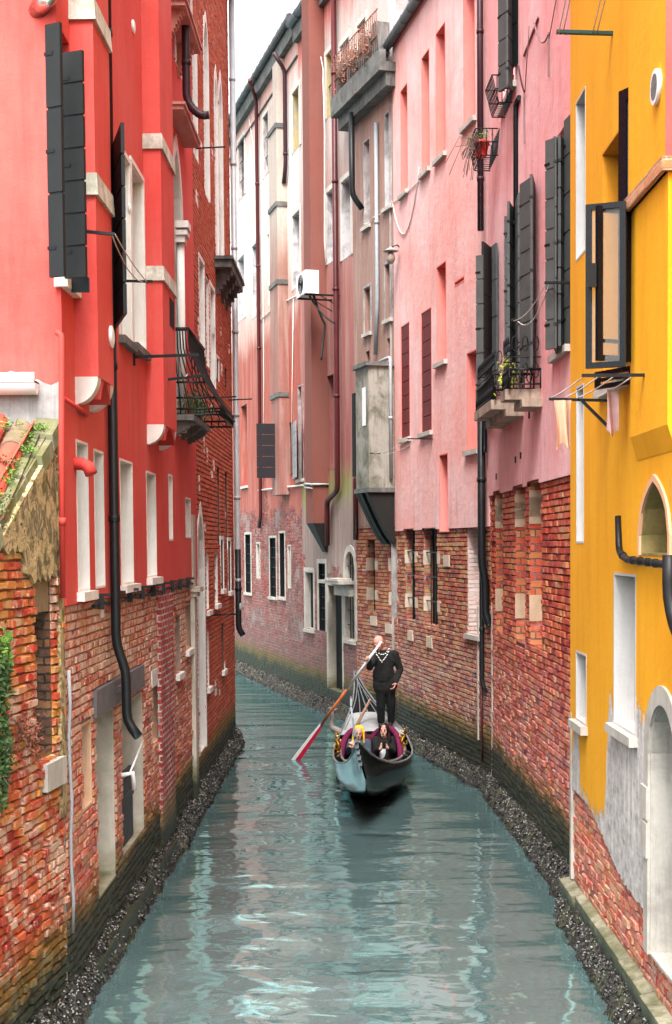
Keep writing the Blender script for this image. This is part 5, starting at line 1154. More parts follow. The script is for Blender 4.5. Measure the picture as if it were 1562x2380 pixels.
def bank(name, pts, widths, side, seed, step=.032, nshell=5000):
    """rough encrusted footing along the wall foot"""
    P = [_v(*p, 0) for p in pts]; rows = []; cur = []; rnd = random.Random(seed)
    L = [0]
    for a, c in zip(P, P[1:]): L.append(L[-1]+(c-a).length)
    N = int(L[-1]/step); K = 16; samples = []
    def at_s(s):
        i = 0
        while i < len(L)-2 and s > L[i+1]: i += 1
        k = (s-L[i])/(L[i+1]-L[i]); t = (P[i+1]-P[i]).normalized(); return P[i].lerp(P[i+1], k), t, widths[i]+(widths[i+1]-widths[i])*k
    tn = None
    for j in range(N+1):
        s = j*L[-1]/N; p, t, wd = at_s(s); n_ = _v(-t.y, t.x, 0)
        if (n_.x > 0) != (side == 'L'): n_ = -n_
        tn = n_ if tn is None else tn.lerp(n_, .08).normalized()
        row = []; e = NZ.noise(_v(s*1.1, seed, 0))*.07 + NZ.noise(_v(s*4, seed, 3))*.04
        for k in range(K):
            f = k/(K-1); d_ = -.03+(wd+e+.06)*f; z = .30 - .12*f - .32*f**2.2 + .02
            q = p + tn*d_; a = NZ.noise(_v(q.x*3.5, q.y*3.5, 1))*.08 + NZ.noise(_v(q.x*13, q.y*13, 5))*.085
            if k == K-1: z = -.25
            row.append(q + _v(0, 0, z + a*(1 if 0 < k < K-1 else 0)))
            if 0 < k < K-1: samples.append(row[-1])
        rows.append(row)
    b = MB(); b.grid(rows); o = b.build(name, BANK); tag(o, kind='structure')
    b = MB()
    for i in range(nshell):
        q = rnd.choice(samples); 
        if q.z < .07: continue
        q = q + _v(rnd.uniform(-.03, .03), rnd.uniform(-.03, .03), rnd.uniform(-.008, .008)); r_ = rnd.uniform(.006, .016); h = rnd.uniform(.008, .022); a0 = rnd.random()*6
        u = [q+_v(r_*math.cos(a0+x*2.094), r_*math.sin(a0+x*2.094), 0) for x in range(3)]; tip = q+_v(rnd.uniform(-.012, .012), rnd.uniform(-.012, .012), h)
        for x in range(3): b.face([u[x], u[(x+1) % 3], tip])
    m2 = MB()
    for i in range(nshell):
        q = rnd.choice(samples); r_ = rnd.uniform(.012, .03); a0 = rnd.random()*6; e_ = _v(math.cos(a0), math.sin(a0), rnd.uniform(-.3, .9))*r_*1.6; f_ = _v(-math.sin(a0), math.cos(a0), 0)*r_*.6; u_ = _v(0, 0, r_)
        m2.face([q-e_, q+f_, q+e_]); m2.face([q-e_, q+e_, q-f_+u_]); m2.face([q+f_, q-f_+u_, q+e_])
    tag(m2.build('mussels', MUSS), 'dark mussel clusters along the %s waterline' % ('left' if side == 'L' else 'right'), 'mussels', kind='stuff')
    o = b.build('barnacles', SHELL); tag(o, 'pale barnacle crust along the %s waterline' % ('left' if side == 'L' else 'right'), 'barnacles', kind='stuff')
pL = [(WS.P(0, 0).x+.02, 8.2), (A[0], 12.4), (-2.40, 16), (-2.34, 20), (-2.2, 29.74), (-2.2, 30.3)]
bank('left_bank', pL, [.17, .15, .15, .19, .18, .17], 'L', 3, nshell=5200)
pR = [(2.62, 8), (2.62, 15.7), (2.88, 16.4), K2, K3, K4, K5, K6]
bank('right_bank', pR, [.15, .14, .22, .22, .24, .28, .30, .30], 'R', 5, nshell=9000)

# ================================================================ GONDOLA
gd = thing('gondola', 'long black gondola with a purple velvet seat, rowed down the middle of the canal', 'gondola', (.63, 24.5, 0))
g = Mt('black_lacquer'); GB = g.out(g.mix(g.noise(g.pos(), 3, 4)[0], (.004, .005, .006), (.010, .013, .014)), .12, g.bump(g.noise(g.pos(), 9, 3)[0], .4, .01), .05)
TRIM = m_plain('worn_grey_trim', (.15, .16, .16), .35, .5, 14); BRASS = m_plain('polished_brass', (.72, .36, .06), .25, .35, 20, 1)
FERRO = m_plain('bow_iron_steel', (.12, .13, .14), .5, .5, 14, .2); VELV = m_plain('purple_velvet', (.11, .008, .04), .85, .4, 18, spec=.2)
DECKG = m_plain('grey_stern_deck', (.30, .31, .31), .5, .35, 9)
ST = [  # y, xc, half width, gunwale z, keel z, keel x
 (20.25, .31, .02, 1.40, .76, .42), (20.6, .33, .06, 1.27, .62, .43), (21, .37, .14, 1.10, .50, .44), (21.5, .42, .235, .94, .37, .47), (22, .47, .33, .82, .27, .50), (22.5, .505, .43, .72, .18, .52), (23, .535, .53, .655, .1, .54),
 (23.5, .58, .62, .62, .02, .58), (24.1, .62, .69, .60, -.08, .62), (24.8, .65, .715, .60, -.1, .65), (25.5, .665, .70, .60, -.1, .66), (26.3, .69, .66, .62, -.08, .69), (27, .695, .60, .66, -.04, .69), (27.7, .67, .49, .75, .06, .67), (28.2, .62, .36, .88, .18, .62), (28.7, .56, .22, 1.06, .42, .56), (29.2, .49, .11, 1.27, .75, .49), (29.8, .42, .03, 1.50, 1.15, .42), (30.0, .40, .012, 1.56, 1.35, .40)]
def stn(y):
    for a, c in zip(ST, ST[1:]):
        if a[0] <= y <= c[0]: k = (y-a[0])/(c[0]-a[0]); k2 = k; return tuple(p+(q-p)*k2 for p, q in zip(a, c))
    return ST[-1] if y > 25 else ST[0]
b = MB(); rows = []
for (y, xc, hw, zg, zk, xk) in ST:
    H = zg-zk; sec = []
    for sx in (-1, 1):
        q = [(xc+sx*hw, zg), (xc+sx*(hw-.004)+(xk-xc)*.15, zg-.16*H), (xc+sx*hw*.93+(xk-xc)*.45, zg-.5*H), (xk+sx*hw*.66, zg-.85*H), (xk+sx*hw*.34, zg-.98*H)]
        sec.append(q)
    rows.append([_v(x, y, z) for x, z in sec[0]] + [_v(xk, y, zk)] + [_v(x, y, z) for x, z in sec[1][::-1]])
b.grid(rows); hull = b.build('hull', GB, gd)
b = MB()       # decks (slightly crowned) and floor
def deck(y0, y1, dz, crown, n=8):
    rr = []
    for i in range(n+1):
        y, xc, hw, zg, zk, xk = stn(y0+(y1-y0)*i/n); rr.append([_v(xc+hw*.985*t, y, zg+dz+crown*(1-t*t)*hw) for t in (-1, -.6, -.2, .2, .6, 1)])
    b.grid(rr)
deck(20.25, 22.9, -.01, .16, 10); b.build('bow_deck', GB, gd)
b = MB(); deck(26.5, 30, -.015, .12, 12); b.build('stern_deck', GB, gd)
b = MB(); deck(26.55, 28.1, .004, .12, 6); b.build('deck_carpet', DECKG, gd, 'grey worn stern boards')
b = MB(); rr = []
for y in (22.8, 23.5, 24.5, 25.5, 26.6): s_ = stn(y); rr.append([_v(s_[1]-s_[2]*.6, y, .14), _v(s_[1]+s_[2]*.6, y, .14)])
b.grid(rr, False); b.box(.3, 1.05, 26.5, 26.53, .3, .66); b.box(.2, .85, 22.86, 22.89, .42, .70); b.build('floor', m_plain('dark_floor_boards', (.05, .035, .03), .6), gd)
b = MB()
for sx in (-1, 1):
    b.tube([_v(s_[1]+sx*s_[2], s_[0], s_[3]+.012) for s_ in ST], [.018]*len(ST), 6)
b.build_each('gunwale_strip', TRIM, gd)
b = MB()
for sx in (-1, 1): b.tube([_v(s_[1]+sx*(s_[2]-.13), s_[0], s_[3]+.03) for s_ in [stn(22.6+i*.25) for i in range(16)]], .022, 6)
for sx in (-1, 1): b.tube([_v(s_[1]+sx*max(0, s_[2]-.06), s_[0], s_[3]+.02) for s_ in [stn(27.0+i*.25) for i in range(12)]], .012, 5)
b.tube([_v(s_[1], s_[0], s_[3]+.13*s_[2]) for s_ in [stn(28.1+i*.2) for i in range(9)]], .014, 5); b.tube([_v(s_[1]-s_[2]*.4, s_[0], s_[3]+.12*s_[2]) for s_ in [stn(27.9+i*.2) for i in range(7)]], .01, 5)
b.tube([_v(s_[1]+s_[2]*.45, s_[0], s_[3]+.12*s_[2]) for s_ in [stn(27.9+i*.2) for i in range(7)]], .01, 5)
b.build_each('deck_moulding', TRIM, gd)
b = MB()     # gilded coaming on the bow deck
for sx in (-1, 1): b.tube([_v(s_[1]+sx*(s_[2]*.72), s_[0], s_[3]+.05) for s_ in [stn(22.2+i*.12) for i in range(8)]], .016, 5)
b.build_each('gilded_moulding', BRASS, gd)
# bow iron
pf = [at(816, 1641, 20.30), at(819, 1668, 20.18), at(824, 1705, 20.12), at(831, 1745, 20.16), at(838, 1780, 20.32), at(845, 1815, 20.6), at(849, 1833, 20.9)]
b = MB(); th = .014
for i in range(len(pf)-1):
    p, q = pf[i], pf[i+1]; wa, wc = (.20, .16) if i == 0 else (.13, .12)
    b.box8([p+_v(-th, 0, 0), p+_v(th, 0, 0), p+_v(th, wa, .02), p+_v(-th, wa, .02), q+_v(-th, 0, 0), q+_v(th, 0, 0), q+_v(th, wc, .02), q+_v(-th, wc, .02)])
t0 = pf[0]; b.box8([t0+_v(-th, -.02, 0), t0+_v(th, -.02, 0), t0+_v(th, .24, -.05), t0+_v(-th, .24, -.05), t0+_v(-th, .05, .10), t0+_v(th, .05, .10), t0+_v(th, .22, .12), t0+_v(-th, .22, .12)])
for i in range(6):
    p = pf[2].lerp(pf[4], i/5.5); b.box(p.x-.028, p.x+.028, p.y-.13, p.y+.01, p.z-.025, p.z+.03)
b.build('bow_iron', FERRO, gd)
# seat
b = MB(); hp = [(793, 1788, 24.7), (793, 1750, 24.8), (799, 1722, 25.0), (810, 1703, 25.2), (824, 1695, 25.4), (838, 1698, 25.5), (849, 1712, 25.5), (858, 1726, 25.5), (867, 1712, 25.5), (880, 1697, 25.45), (898, 1690, 25.35), (914, 1696, 25.2), (925, 1713, 25.0), (931, 1745, 24.8), (932, 1785, 24.7)]
hp = [at(*p) for p in hp]
from mathutils import Vector as V3
cr = []
for i in range(len(hp)-1): cr += [hp[i], hp[i].lerp(hp[i+1], .5)]
cr.append(hp[-1]); sm_ = [cr[0]]+[(cr[i-1]+cr[i]*2+cr[i+1])/4 for i in range(1, len(cr)-1)]+[cr[-1]]
b.tube(sm_, .055, 8); st_ = b.build('seat', VELV, gd)
b = MB(); b.grid([[p+_v(0, .05, 0) for p in sm_], [_v(p.x, p.y+.06, .2) for p in sm_]]); b.grid([[p+_v(0, .1, 0) for p in sm_], [_v(p.x, p.y+.12, .2) for p in sm_]])
b.build('seat_back', m_plain('dark_leather', (.03, .008, .018), .5), st_)
b = MB(); b.ball((.42, 25.05, .24), (.34, .36, .12)); b.ball((.98, 25.05, .24), (.34, .36, .12)); b.build_each('seat_cushion', VELV, st_)
# forcola, spare pole, lamp box
W_OAK = m_plain('weathered_oak', (.20, .17, .15), .6, .35, 12); OARB = m_plain('orange_brown_varnish', (.42, .11, .035), .4, .35, 7); OARW = m_plain('worn_white_paint', (.74, .73, .71), .5, .2, 12)
fo = [at(802, 1703, 27.1), at(790, 1701, 27.15), at(776, 1694, 27.2), at(770, 1688, 27.2), at(770, 1676, 27.2), at(773, 1664, 27.2), at(772, 1652, 27.2)]
b = MB(); b.tube(fo, [.05, .075, .07, .055, .045, .04, .03], 8); b.tube([fo[-1], fo[-1]+_v(-.07, 0, .07)], .022, 6); b.tube([fo[-1], fo[-1]+_v(.09, 0, .03)], .022, 6); b.build('oar_rest', W_OAK, gd)
def brass_horse(p, sx, lab):
    b = MB(); p = V3(p); b.ball(p+_v(0, 0, .02), (.055, .055, .022)); b.tube([p, p+_v(0, 0, .07)], .02, 8)
    b.tube([p+_v(.0, 0, .06), p+_v(sx*.05, -.02, .13), p+_v(sx*.03, -.02, .22), p+_v(-sx*.02, 0, .29), p+_v(-sx*.01, -.01, .35), p+_v(sx*.04, -.04, .36)], [.022, .04, .042, .026, .028, .014], 8)
    b.tube([p+_v(sx*.03, 0, .10), p+_v(-sx*.05, 0, .13), p+_v(-sx*.06, 0, .19), p+_v(-sx*.02, 0, .17)], [.02, .018, .012, .008], 6)
    b.tube([p+_v(sx*.02, .01, .2), p+_v(sx*.08, .03, .27), p+_v(sx*.05, .03, .3)], [.012, .02, .006], 6); b.ball(p+_v(-sx*.01, -.01, .395), .022)
    return b.build('brass_seahorse', BRASS, gd, lab)
brass_horse(at(783, 1756, 24.6), 1, 'brass seahorse at the left end of the seat'); brass_horse(at(939, 1745, 24.9), -1, 'brass seahorse at the right end of the seat')
b = MB()
for sx, yy in ((-1, 24.2), (1, 24.3), (-1, 23.8), (1, 23.85)):
    s_ = stn(yy); x = s_[1]+sx*(s_[2]-.09); b.box(x-.06, x+.06, yy-.12, yy+.12, s_[3]-.12, s_[3]+.035); b.box(x-.04, x+.04, yy-.1, yy+.1, s_[3]+.035, s_[3]+.05)
b.build_each('gunwale_block', GB, gd)
p0, p1 = at(829, 1686, 27.2), at(861, 1625, 27.5); b = MB(); b.tube([p0, p0.lerp(p1, .6), p1], [.03, .03, .024], 8)
tag(b.build('spare_pole', m_plain('brown_grey_pole', (.30, .17, .11), .6, .4, 9)), 'short brown and grey spare pole leaning on the stern deck of the gondola', 'pole')

# oar
top = at(886, 1492, 26.35); e = G(688, 1766, 0); d_ = (e-top); oar = thing('oar', 'long oar held by the gondolier, with pale grip, brown shaft and red-edged white blade', 'oar', top)
def on(t): return top+d_*t
b = MB(); b.tube([on(0), on(.39)], [.024, .029], 10); b.build('grip', OARW, oar)
b = MB(); b.tube([on(.39), on(.69)], [.029, .030], 10); b.build('shaft', OARB, oar)
ax = d_.normalized(); sd_ = ax.cross(_v(0, 1, 0)).normalized(); b = MB(); b2 = MB()
for (bb, f0, f1) in ((b, 1, -.15), (b2, -.15, -1)):
    rw = []
    for t in (.68, .70, .8, .95, 1.06):
        wd = {.68: .032, .70: .04, .8: .06, .95: .075, 1.06: .08}[t]; c_ = on(t); th = .016
        rw.append([c_+sd_*wd*f0+_v(0, -th*.4, 0), c_+sd_*wd*f1+_v(0, -th*(1 if f1 > -.5 else .4), 0), c_+sd_*wd*f1+_v(0, th*.5, 0), c_+sd_*wd*f0+_v(0, th*.5, 0)])
    bb.grid(rw, False, True)
sg = 1 if sd_.x < 0 else -1
REDB = m_plain('red_blade_paint', (.60, .012, .055), .5); OARL = m_plain('fresh_white_blade_paint', (.88, .87, .86), .5, .1)
xb = sum(v.x for v in b.v)/len(b.v); xb2 = sum(v.x for v in b2.v)/len(b2.v)
b.build('blade', OARL if xb < xb2 else REDB, oar); b2.build('blade_edge', REDB if xb < xb2 else OARL, oar)

# ================================================================ PEOPLE
SKIN = m_plain('skin', (.50, .27, .20), .55, .12, 10); SKINP = m_plain('ruddy_skin', (.64, .29, .23), .5, .15, 10)
HAIRD = m_plain('dark_hair', (.014, .009, .008), .45, .5, 40); BLACKC = m_plain('black_cloth', (.006, .006, .0065), .85, .4, 14, bump=.6, bd=.02)
JACK = m_plain('olive_black_jacket', (.013, .0135, .0125), .85, .5, 9, bump=.8, bd=.03)
def head(b, c, f, u, s=1.0, bald=True):
    f = f.normalized(); r = f.cross(u).normalized(); u = r.cross(f).normalized(); M = Matrix((r, f, u)).transposed()
    P = lambda x, y, z: c + M @ _v(x*s, y*s, z*s)
    b.ball(P(0, -.012, .035), (.076*s, .094*s, .085*s), M, 14, 10); b.ball(P(0, .018, -.035), (.060*s, .070*s, .075*s), M, 12, 8)
    b.cap(P(-.035, .052, -.02), P(-.02, .066, -.085), .03*s, .026*s, 8); b.cap(P(.035, .052, -.02), P(.02, .066, -.085), .03*s, .026*s, 8)
    b.cap(P(0, .082, .012), P(0, .103, -.022), .010*s, .016*s, 8); b.cap(P(-.03, .078, .022), P(.03, .078, .022), .012*s, .012*s, 8)
    for sx in (-1, 1): b.ball(P(sx*.078, -.005, -.008), (.010*s, .020*s, .032*s), M, 8, 6); b.cap(P(sx*.012, .088, -.05), P(sx*.0, .090, -.05), .009*s, .011*s, 6)
    return P, M
def face(P, M, s, root):
    b = MB()
    for sx in (-1, 1): b.ball(P(sx*.030, .084, .004), (.013*s, .008*s, .007*s), M, 8, 6)
    e = b.build_each('eye', m_plain('eye', (.05, .03, .02), .3), root)
    b = MB(); b.tube([P(-.024, .088, -.050), P(-.01, .098, -.049), P(0, .1, -.050), P(.01, .098, -.049), P(.024, .088, -.050)], [.004*s, .006*s, .006*s, .006*s, .004*s], 6); b.build('mouth', m_plain('lips', (.36, .06, .06), .5), root)
    b = MB()
    for sx in (-1, 1): b.tube([P(sx*.044, .080, .026), P(sx*.03, .092, .031), P(sx*.016, .092, .027)], .0045*s, 5)
    b.build_each('eyebrow', HAIRD, root)
def hand(b, w, d, n, curl=.8, s=1.0, thumb=1):
    """palm from wrist w along d, palm facing n, five bent fingers"""
    d = d.normalized(); n = (n-d*n.dot(d)).normalized(); r = d.cross(n)*thumb
    M = Matrix((r, d, n)).transposed(); c = w+d*.045*s; b.ball(c, (.042*s, .052*s, .017*s), M, 10, 6); b.cap(w-d*.02, w+d*.02, .026*s, .026*s, 8)
    for i, (o, L) in enumerate(((.032, .078), (.011, .086), (-.011, .08), (-.031, .064))):
        p = c + r*o*s + d*.044*s; a = 0; dd = d
        for k in range(3):
            a += curl*(.8+.1*i); dd = d*math.cos(a)+n*math.sin(a); q = p+dd*L*s*(.42, .33, .27)[k]; b.cap(p, q, .0098*s, .0088*s, 6); p = q
    p = c + r*.036*s - d*.02*s; t = (r*.8+d*.5+n*.5).normalized(); q = p+t*.04*s; b.cap(p, q, .013*s, .011*s, 6); t = (d*.7+n*.6+r*.05).normalized(); b.cap(q, q+t*.034*s, .011*s, .009*s, 6)
# --- gondolier
mn = thing('person', 'bald gondolier in black jacket and trousers standing on the stern, rowing', 'person', (.98, 26.95, .78))
Y = 26.95
hd = at(879.5, 1495.5, Y-.06); nk = at(890, 1513, Y+.03); ch = at(893, 1535, Y); pel = at(894, 1592, Y+.02)
shl, shr = at(873, 1523, Y), at(917, 1521, Y); ell, hl = at(859, 1551, Y-.25), at(853, 1534, Y-.50); elr, hr = at(930, 1556, Y+.04), at(919, 1589, Y-.12)
t_h = (hl-top).dot(ax); hgrip = top+ax*t_h
hl = hgrip + _v(.0, .055, -.02)
hipl, hipr = at(885, 1600, Y), at(906, 1600, Y); knl, knr = at(885, 1642, Y-.05), at(909, 1640, Y-.02); anl, anr = at(886, 1677, Y), at(909, 1675, Y+.05)
b = MB()
P, M = head(b, hd, _v(-.35, -.75, -.55), _v(0, -.30, 1), 1.24)
b.cap(hd+_v(0, .02, -.03), nk, .052, .058); b.cap(nk, ch, .06, .11); b.cap(ch, pel, .12, .12); b.cap(shl, shr, .055, .055)
for a_, e_, h_ in ((shl, ell, hl), (shr, elr, hr)): b.cap(a_, e_, .05, .038); b.cap(e_, h_, .036, .026)
for a_, k_, f_ in ((hipl, knl, anl), (hipr, knr, anr)): b.cap(a_, k_, .07, .05); b.cap(k_, f_, .048, .035)
hand(b, hl, (hgrip-hl).normalized()*.3+_v(-.6, -.4, .3), (hgrip-hl), 1.0, 1.05); hand(b, hr, (hr-elr), _v(-1, 0, 0), .5, 1.0, -1)
remeshed(b, 'body', SKINP, mn, .008, 2)
face(P, M, 1.24, mn)
b = MB(); mid = at(892, 1572, Y)
b.cap(nk+_v(0, 0, -.03), ch, .08, .175); b.ball(ch+_v(0, 0, .0), (.235, .15, .22)); b.cap(ch, mid, .185, .195); b.ball(mid, (.225, .165, .30)); b.ball(mid+_v(.01, 0, -.16), (.235, .17, .26)); b.cap(shl, shr, .085, .085)
b.cap(pel+_v(-.09, 0, -.0), pel+_v(.10, 0, -.0), .15, .155)
for a_, e_, h_ in ((shl, ell, hl), (shr, elr, hr)): b.cap(a_, e_, .088, .070); b.cap(e_, e_.lerp(h_, .86), .068, .052)
for k in range(5): b.cap(nk+_v(.07*math.cos(k*1.25), .07*math.sin(k*1.25)-.0, -.02), nk+_v(.07*math.cos(k*1.25+1.25), .07*math.sin(k*1.25+1.25), -.02), .024, .024, 6)
remeshed(b, 'jacket', JACK, mn, .012, 3)
b = MB()
for a_, k_, f_ in ((hipl, knl, anl), (hipr, knr, anr)): b.cap(a_+_v(0, 0, .05), k_, .115, .088); b.cap(k_, f_+_v(0, 0, .01), .084, .074)
remeshed(b, 'trousers', BLACKC, mn, .012, 3)
for f_ in (anl, anr): b = MB(); b.cap(f_+_v(0, .04, -.045), f_+_v(-.02, -.17, -.06), .048, .042); b.cap(f_+_v(0, 0, .0), f_+_v(0, .02, -.04), .05, .05); remeshed(b, 'shoe', m_plain('shoe_leather', (.006, .006, .006), .4), mn, .01, 2)
shoe_m = m_plain('black_leather', (.006, .006, .006), .4)
b = MB()   # white dashes woven round the collar
def dash(u, v, u2, v2, yy): p, q = at(u, v, yy), at(u2, v2, yy); b.cap(p, q, .0085, .0085, 6)
Lp = [(872, 1514), (875, 1521), (879, 1527), (883, 1533), (888, 1537), (893, 1532), (897, 1527), (901, 1521), (904, 1514), (905, 1507)]
for i, (u, v) in enumerate(Lp): k = 3 if i < 4 else -3; yy = Y-.19-.012*min(i, 8-i) if i < 9 else Y-.12; dash(u, v, u+(2.6 if i < 4 else -2.6 if i > 4 else 0), v+2.6, yy)
for (u, v) in [(880, 1519), (885, 1521), (890, 1521), (895, 1519), (899, 1514)]: dash(u, v, u+2, v-.5, Y-.185)
b.build('white_collar_pattern', WHITE, mn)
# --- passengers
def seated(name, label, hx, hy, dep, shirt, jacket, face_dir, jeans, hands, hair=True):
    t = thing(name, label, 'person', at(hx, hy+70, dep)); hd = at(hx, hy, dep); s = .98
    nk = hd+_v(.0, .03, -.13); ch = hd+_v(.0, .06, -.28); pel = hd+_v(0, .02, -.66); b = MB()
    P, M = head(b, hd, face_dir, _v(.05, .05, 1), s)
    b.cap(hd+_v(0, .02, -.04), nk, .046, .05); b.cap(nk, ch, .055, .10); b.cap(ch, pel, .11, .12)
    shl, shr = hd+_v(-.16, .05, -.19), hd+_v(.16, .05, -.19); b.cap(shl, shr, .05, .05)
    hl, hr, el, er = hands
    b.cap(shl, el, .045, .036); b.cap(el, hl, .035, .026); b.cap(shr, er, .045, .036); b.cap(er, hr, .035, .026)
    kl, kr = pel+_v(-.10, -.48, .10), pel+_v(.14, -.48, .10); b.cap(pel+_v(-.09, 0, 0), kl, .085, .06); b.cap(pel+_v(.09, 0, 0), kr, .085, .06)
    al, ar = kl+_v(0, -.12, -.38), kr+_v(0, -.12, -.38); al.z = ar.z = .17; b.cap(kl, al, .055, .04); b.cap(kr, ar, .055, .04)
    tgt = (hl+hr)/2
    hand(b, hl, _v(.55, -.2, .75), _v(.5, .6, 0), .75, .95, -1); hand(b, hr, _v(-.6, -.2, .7), _v(-.5, .6, 0), .75, .95, 1)
    remeshed(b, 'body', SKIN, t, .008, 2); face(P, M, s, t)
    b = MB(); b.cap(nk+_v(0, .01, -.05), ch, .07, .145); b.ball(ch, (.185, .13, .17)); b.cap(ch, pel, .15, .155); b.cap(shl, shr, .072, .072)
    b.cap(shl, el, .072, .058); b.cap(el, el.lerp(hl, .85), .056, .044); b.cap(shr, er, .072, .058); b.cap(er, er.lerp(hr, .85), .056, .044)
    remeshed(b, 'jacket', jacket, t, .012, 3)
    b = MB(); b.cap(pel+_v(-.09, 0, .0), kl, .12, .082); b.cap(pel+_v(.09, 0, 0), kr, .12, .082); b.cap(kl, al, .078, .06); b.cap(kr, ar, .078, .06); remeshed(b, 'trousers', jeans, t, .012, 3)
    for f_ in (al, ar): b = MB(); b.cap(f_+_v(0, .02, -.03), f_+_v(0, -.16, -.035), .045, .04); remeshed(b, 'shoe', BLACKC, t, .01, 1)
    if shirt:
        b = MB(); b.ball(ch+_v(-.03, -.115, -.12), (.07, .07, .18)); b.build('shirt', shirt, t)
    return t, hd, P, M, s
JEAN = m_plain('grey_jeans', (.16, .19, .22), .8, .3, 12, bump=.6, bd=.02)
wy = 25.05; hw_ = at(893, 1697, wy)
hL, hR = at(885, 1739, wy-.32), at(900, 1737, wy-.32)
wm_, hd, P, M, s = seated('person', 'woman with long dark hair and dark jacket seated in the gondola, holding a phone', 893, 1697, wy, m_plain('white_knit', (.66, .66, .68), .9, .15, 25), JACK, _v(-.28, -1, -.12), JEAN, (hL, hR, at(875, 1745, wy-.05), at(914, 1747, wy-.05)))
b = MB(); b.ball(P(0, -.03, .045), (.088*s, .098*s, .088*s), M); b.cap(P(-.075, -.02, .02), P(-.10, .01, -.20), .03, .045); b.cap(P(.075, -.02, .02), P(.105, .02, -.26), .034, .05); b.cap(P(.0, -.07, .0), P(.0, -.07, -.2), .07, .08); b.cap(P(-.06, .045, .075), P(-.082, .02, .0), .024, .022); b.cap(P(.06, .045, .075), P(.082, .02, .0), .024, .022)
remeshed(b, 'hair', HAIRD, wm_, .010, 2)
c_ = (hL+hR)/2+_v(0, -.045, .06); b = MB(); b.box(c_.x-.035, c_.x+.035, c_.y-.006, c_.y+.006, c_.z-.07, c_.z+.07)
tag(b.build('phone', m_plain('black_phone', (.01, .01, .012), .2)), 'dark phone held up by the woman in the gondola', 'phone')
BLUEJ = m_plain('blue_grey_padded_jacket', (.075, .10, .13), .65, .35, 7, bump=1, bd=.05)
hL, hR = at(814, 1733, wy-.28), at(826, 1735, wy-.30)
pm_, hd, P, M, s = seated('person', 'passenger in a yellow hood and blue-grey padded jacket seated in the gondola', 834, 1703, wy, None, BLUEJ, _v(-.1, -1, -.22), JEAN, (hL, hR, at(806, 1748, wy-.02), at(856, 1750, wy-.05)))
YH = m_plain('yellow_knit', (.74, .50, .015), .85, .2, 30, bump=.8, bd=.01)
b = MB(); b.ball(P(0, -.045, .055), (.094*s, .095*s, .080*s), M); b.cap(P(-.088, .01, .03), P(-.10, .03, -.14), .024, .018); b.cap(P(.088, .01, .03), P(.11, .03, -.14), .026, .02); b.cap(P(-.10, .03, -.14), P(-.115, .08, -.36), .018, .014); b.cap(P(.11, .03, -.14), P(.125, .08, -.32), .02, .014)
remeshed(b, 'yellow_hood', YH, pm_, .009, 1)

# ================================================================ PLANTS, BASKETS, LINES, LAUNDRY
def leaves(b, c, rad, n, size, rnd):
    for i in range(n):
        q = V3(c)+_v(rnd.gauss(0, rad[0]), rnd.gauss(0, rad[1]), rnd.gauss(0, rad[2])); u = _v(rnd.gauss(0, 1), rnd.gauss(0, 1), rnd.gauss(0, 1)).normalized(); v = u.orthogonal().normalized()
        k = size*rnd.uniform(.6, 1.4); b.face([q-u*k, q+v*k*.5, q+u*k, q-v*k*.5])
def plant(name, label, cat, spots, n, size, mat, stems=6, seed=1, group=None, base=None, smat=None):
    rnd = random.Random(seed); t = thing(name, label, cat, spots[0][0], group); b = MB()
    for c, r_ in spots: leaves(b, c, r_, n, size, rnd)
    b.build('leaves', mat, t); b = MB()
    for i in range(stems):
        c, r_ = rnd.choice(spots); p = V3(base or c)+_v(rnd.gauss(0, .02), rnd.gauss(0, .02), 0); q = V3(c)+_v(rnd.gauss(0, r_[0]*1.2), rnd.gauss(0, r_[1]*1.2), rnd.gauss(0, r_[2]*1.2)); b.tube([p, p.lerp(q, .5)+_v(0, 0, .03), q], .004, 4)
    b.build('stems', smat or TWIG, t); return t
def ws(U, V, n=.06): return wpx(WS, U, V, n)
plant('ivy', 'green ivy hanging on the orange bricks at the left edge, halfway down', 'plant', [(ws(10, 1560), (.02, .06, .10)), (ws(4, 1640), (.02, .05, .22)), (ws(14, 1750), (.02, .07, .10)), (ws(4, 1800), (.02, .06, .13))], 190, .030, LEAFD, 14, 3)
plant('ivy_tuft', 'bright green ivy tuft above the dark ivy at the left edge', 'plant', [(ws(12, 1500), (.02, .05, .06)), (ws(12, 1520), (.02, .05, .08))], 90, .030, LEAF, 8, 4)
plant('creeper', 'reddish dry creeper beside the ivy on the left bricks', 'plant', [(ws(50, 1700), (.03, .16, .08)), (ws(80, 1720), (.03, .16, .08))], 150, .016, m_plain('reddish_leaves', (.16, .05, .03), .7, .5, 20), 26, 6)
rndv = random.Random(77); vsp = []
for i in range(16): yv = 12.2-.11*i; vsp.append(((WS.P(WS.L-(12.38-yv), 0, 0).x-.2+rndv.uniform(-.03, .12), yv, zs(yv)+.03), (.035, .04, .018)))
plant('verge_weeds', 'row of tiny weeds and moss tufts along the stone verge of the tiled roof', 'plant', vsp, 220, .012, LEAF, 10, 55)
for i, (x, y, dz, lab) in enumerate([(-2.78, 11.55, .05, 'small weed growing in the middle of the tile roof edge'), (-2.83, 12.1, .06, 'small weed sprouting at the top of the tiled roof'), (-2.74, 11.0, .0, 'bushy weed hanging over the lower roof verge'), (-3.05, 11.75, .08, 'tiny weed between two rows of roof tiles')]):
    z = zs(y)+dz; plant('roof_weed', lab, 'plant', [((x, y, z+.04), (.06, .06, .035) if i != 2 else (.10, .12, .09))], 110 if i != 2 else 330, .014, LEAF if i % 2 else LEAFD, 6, 20+i, 'weeds on the tiled shed roof', (x, y, z))
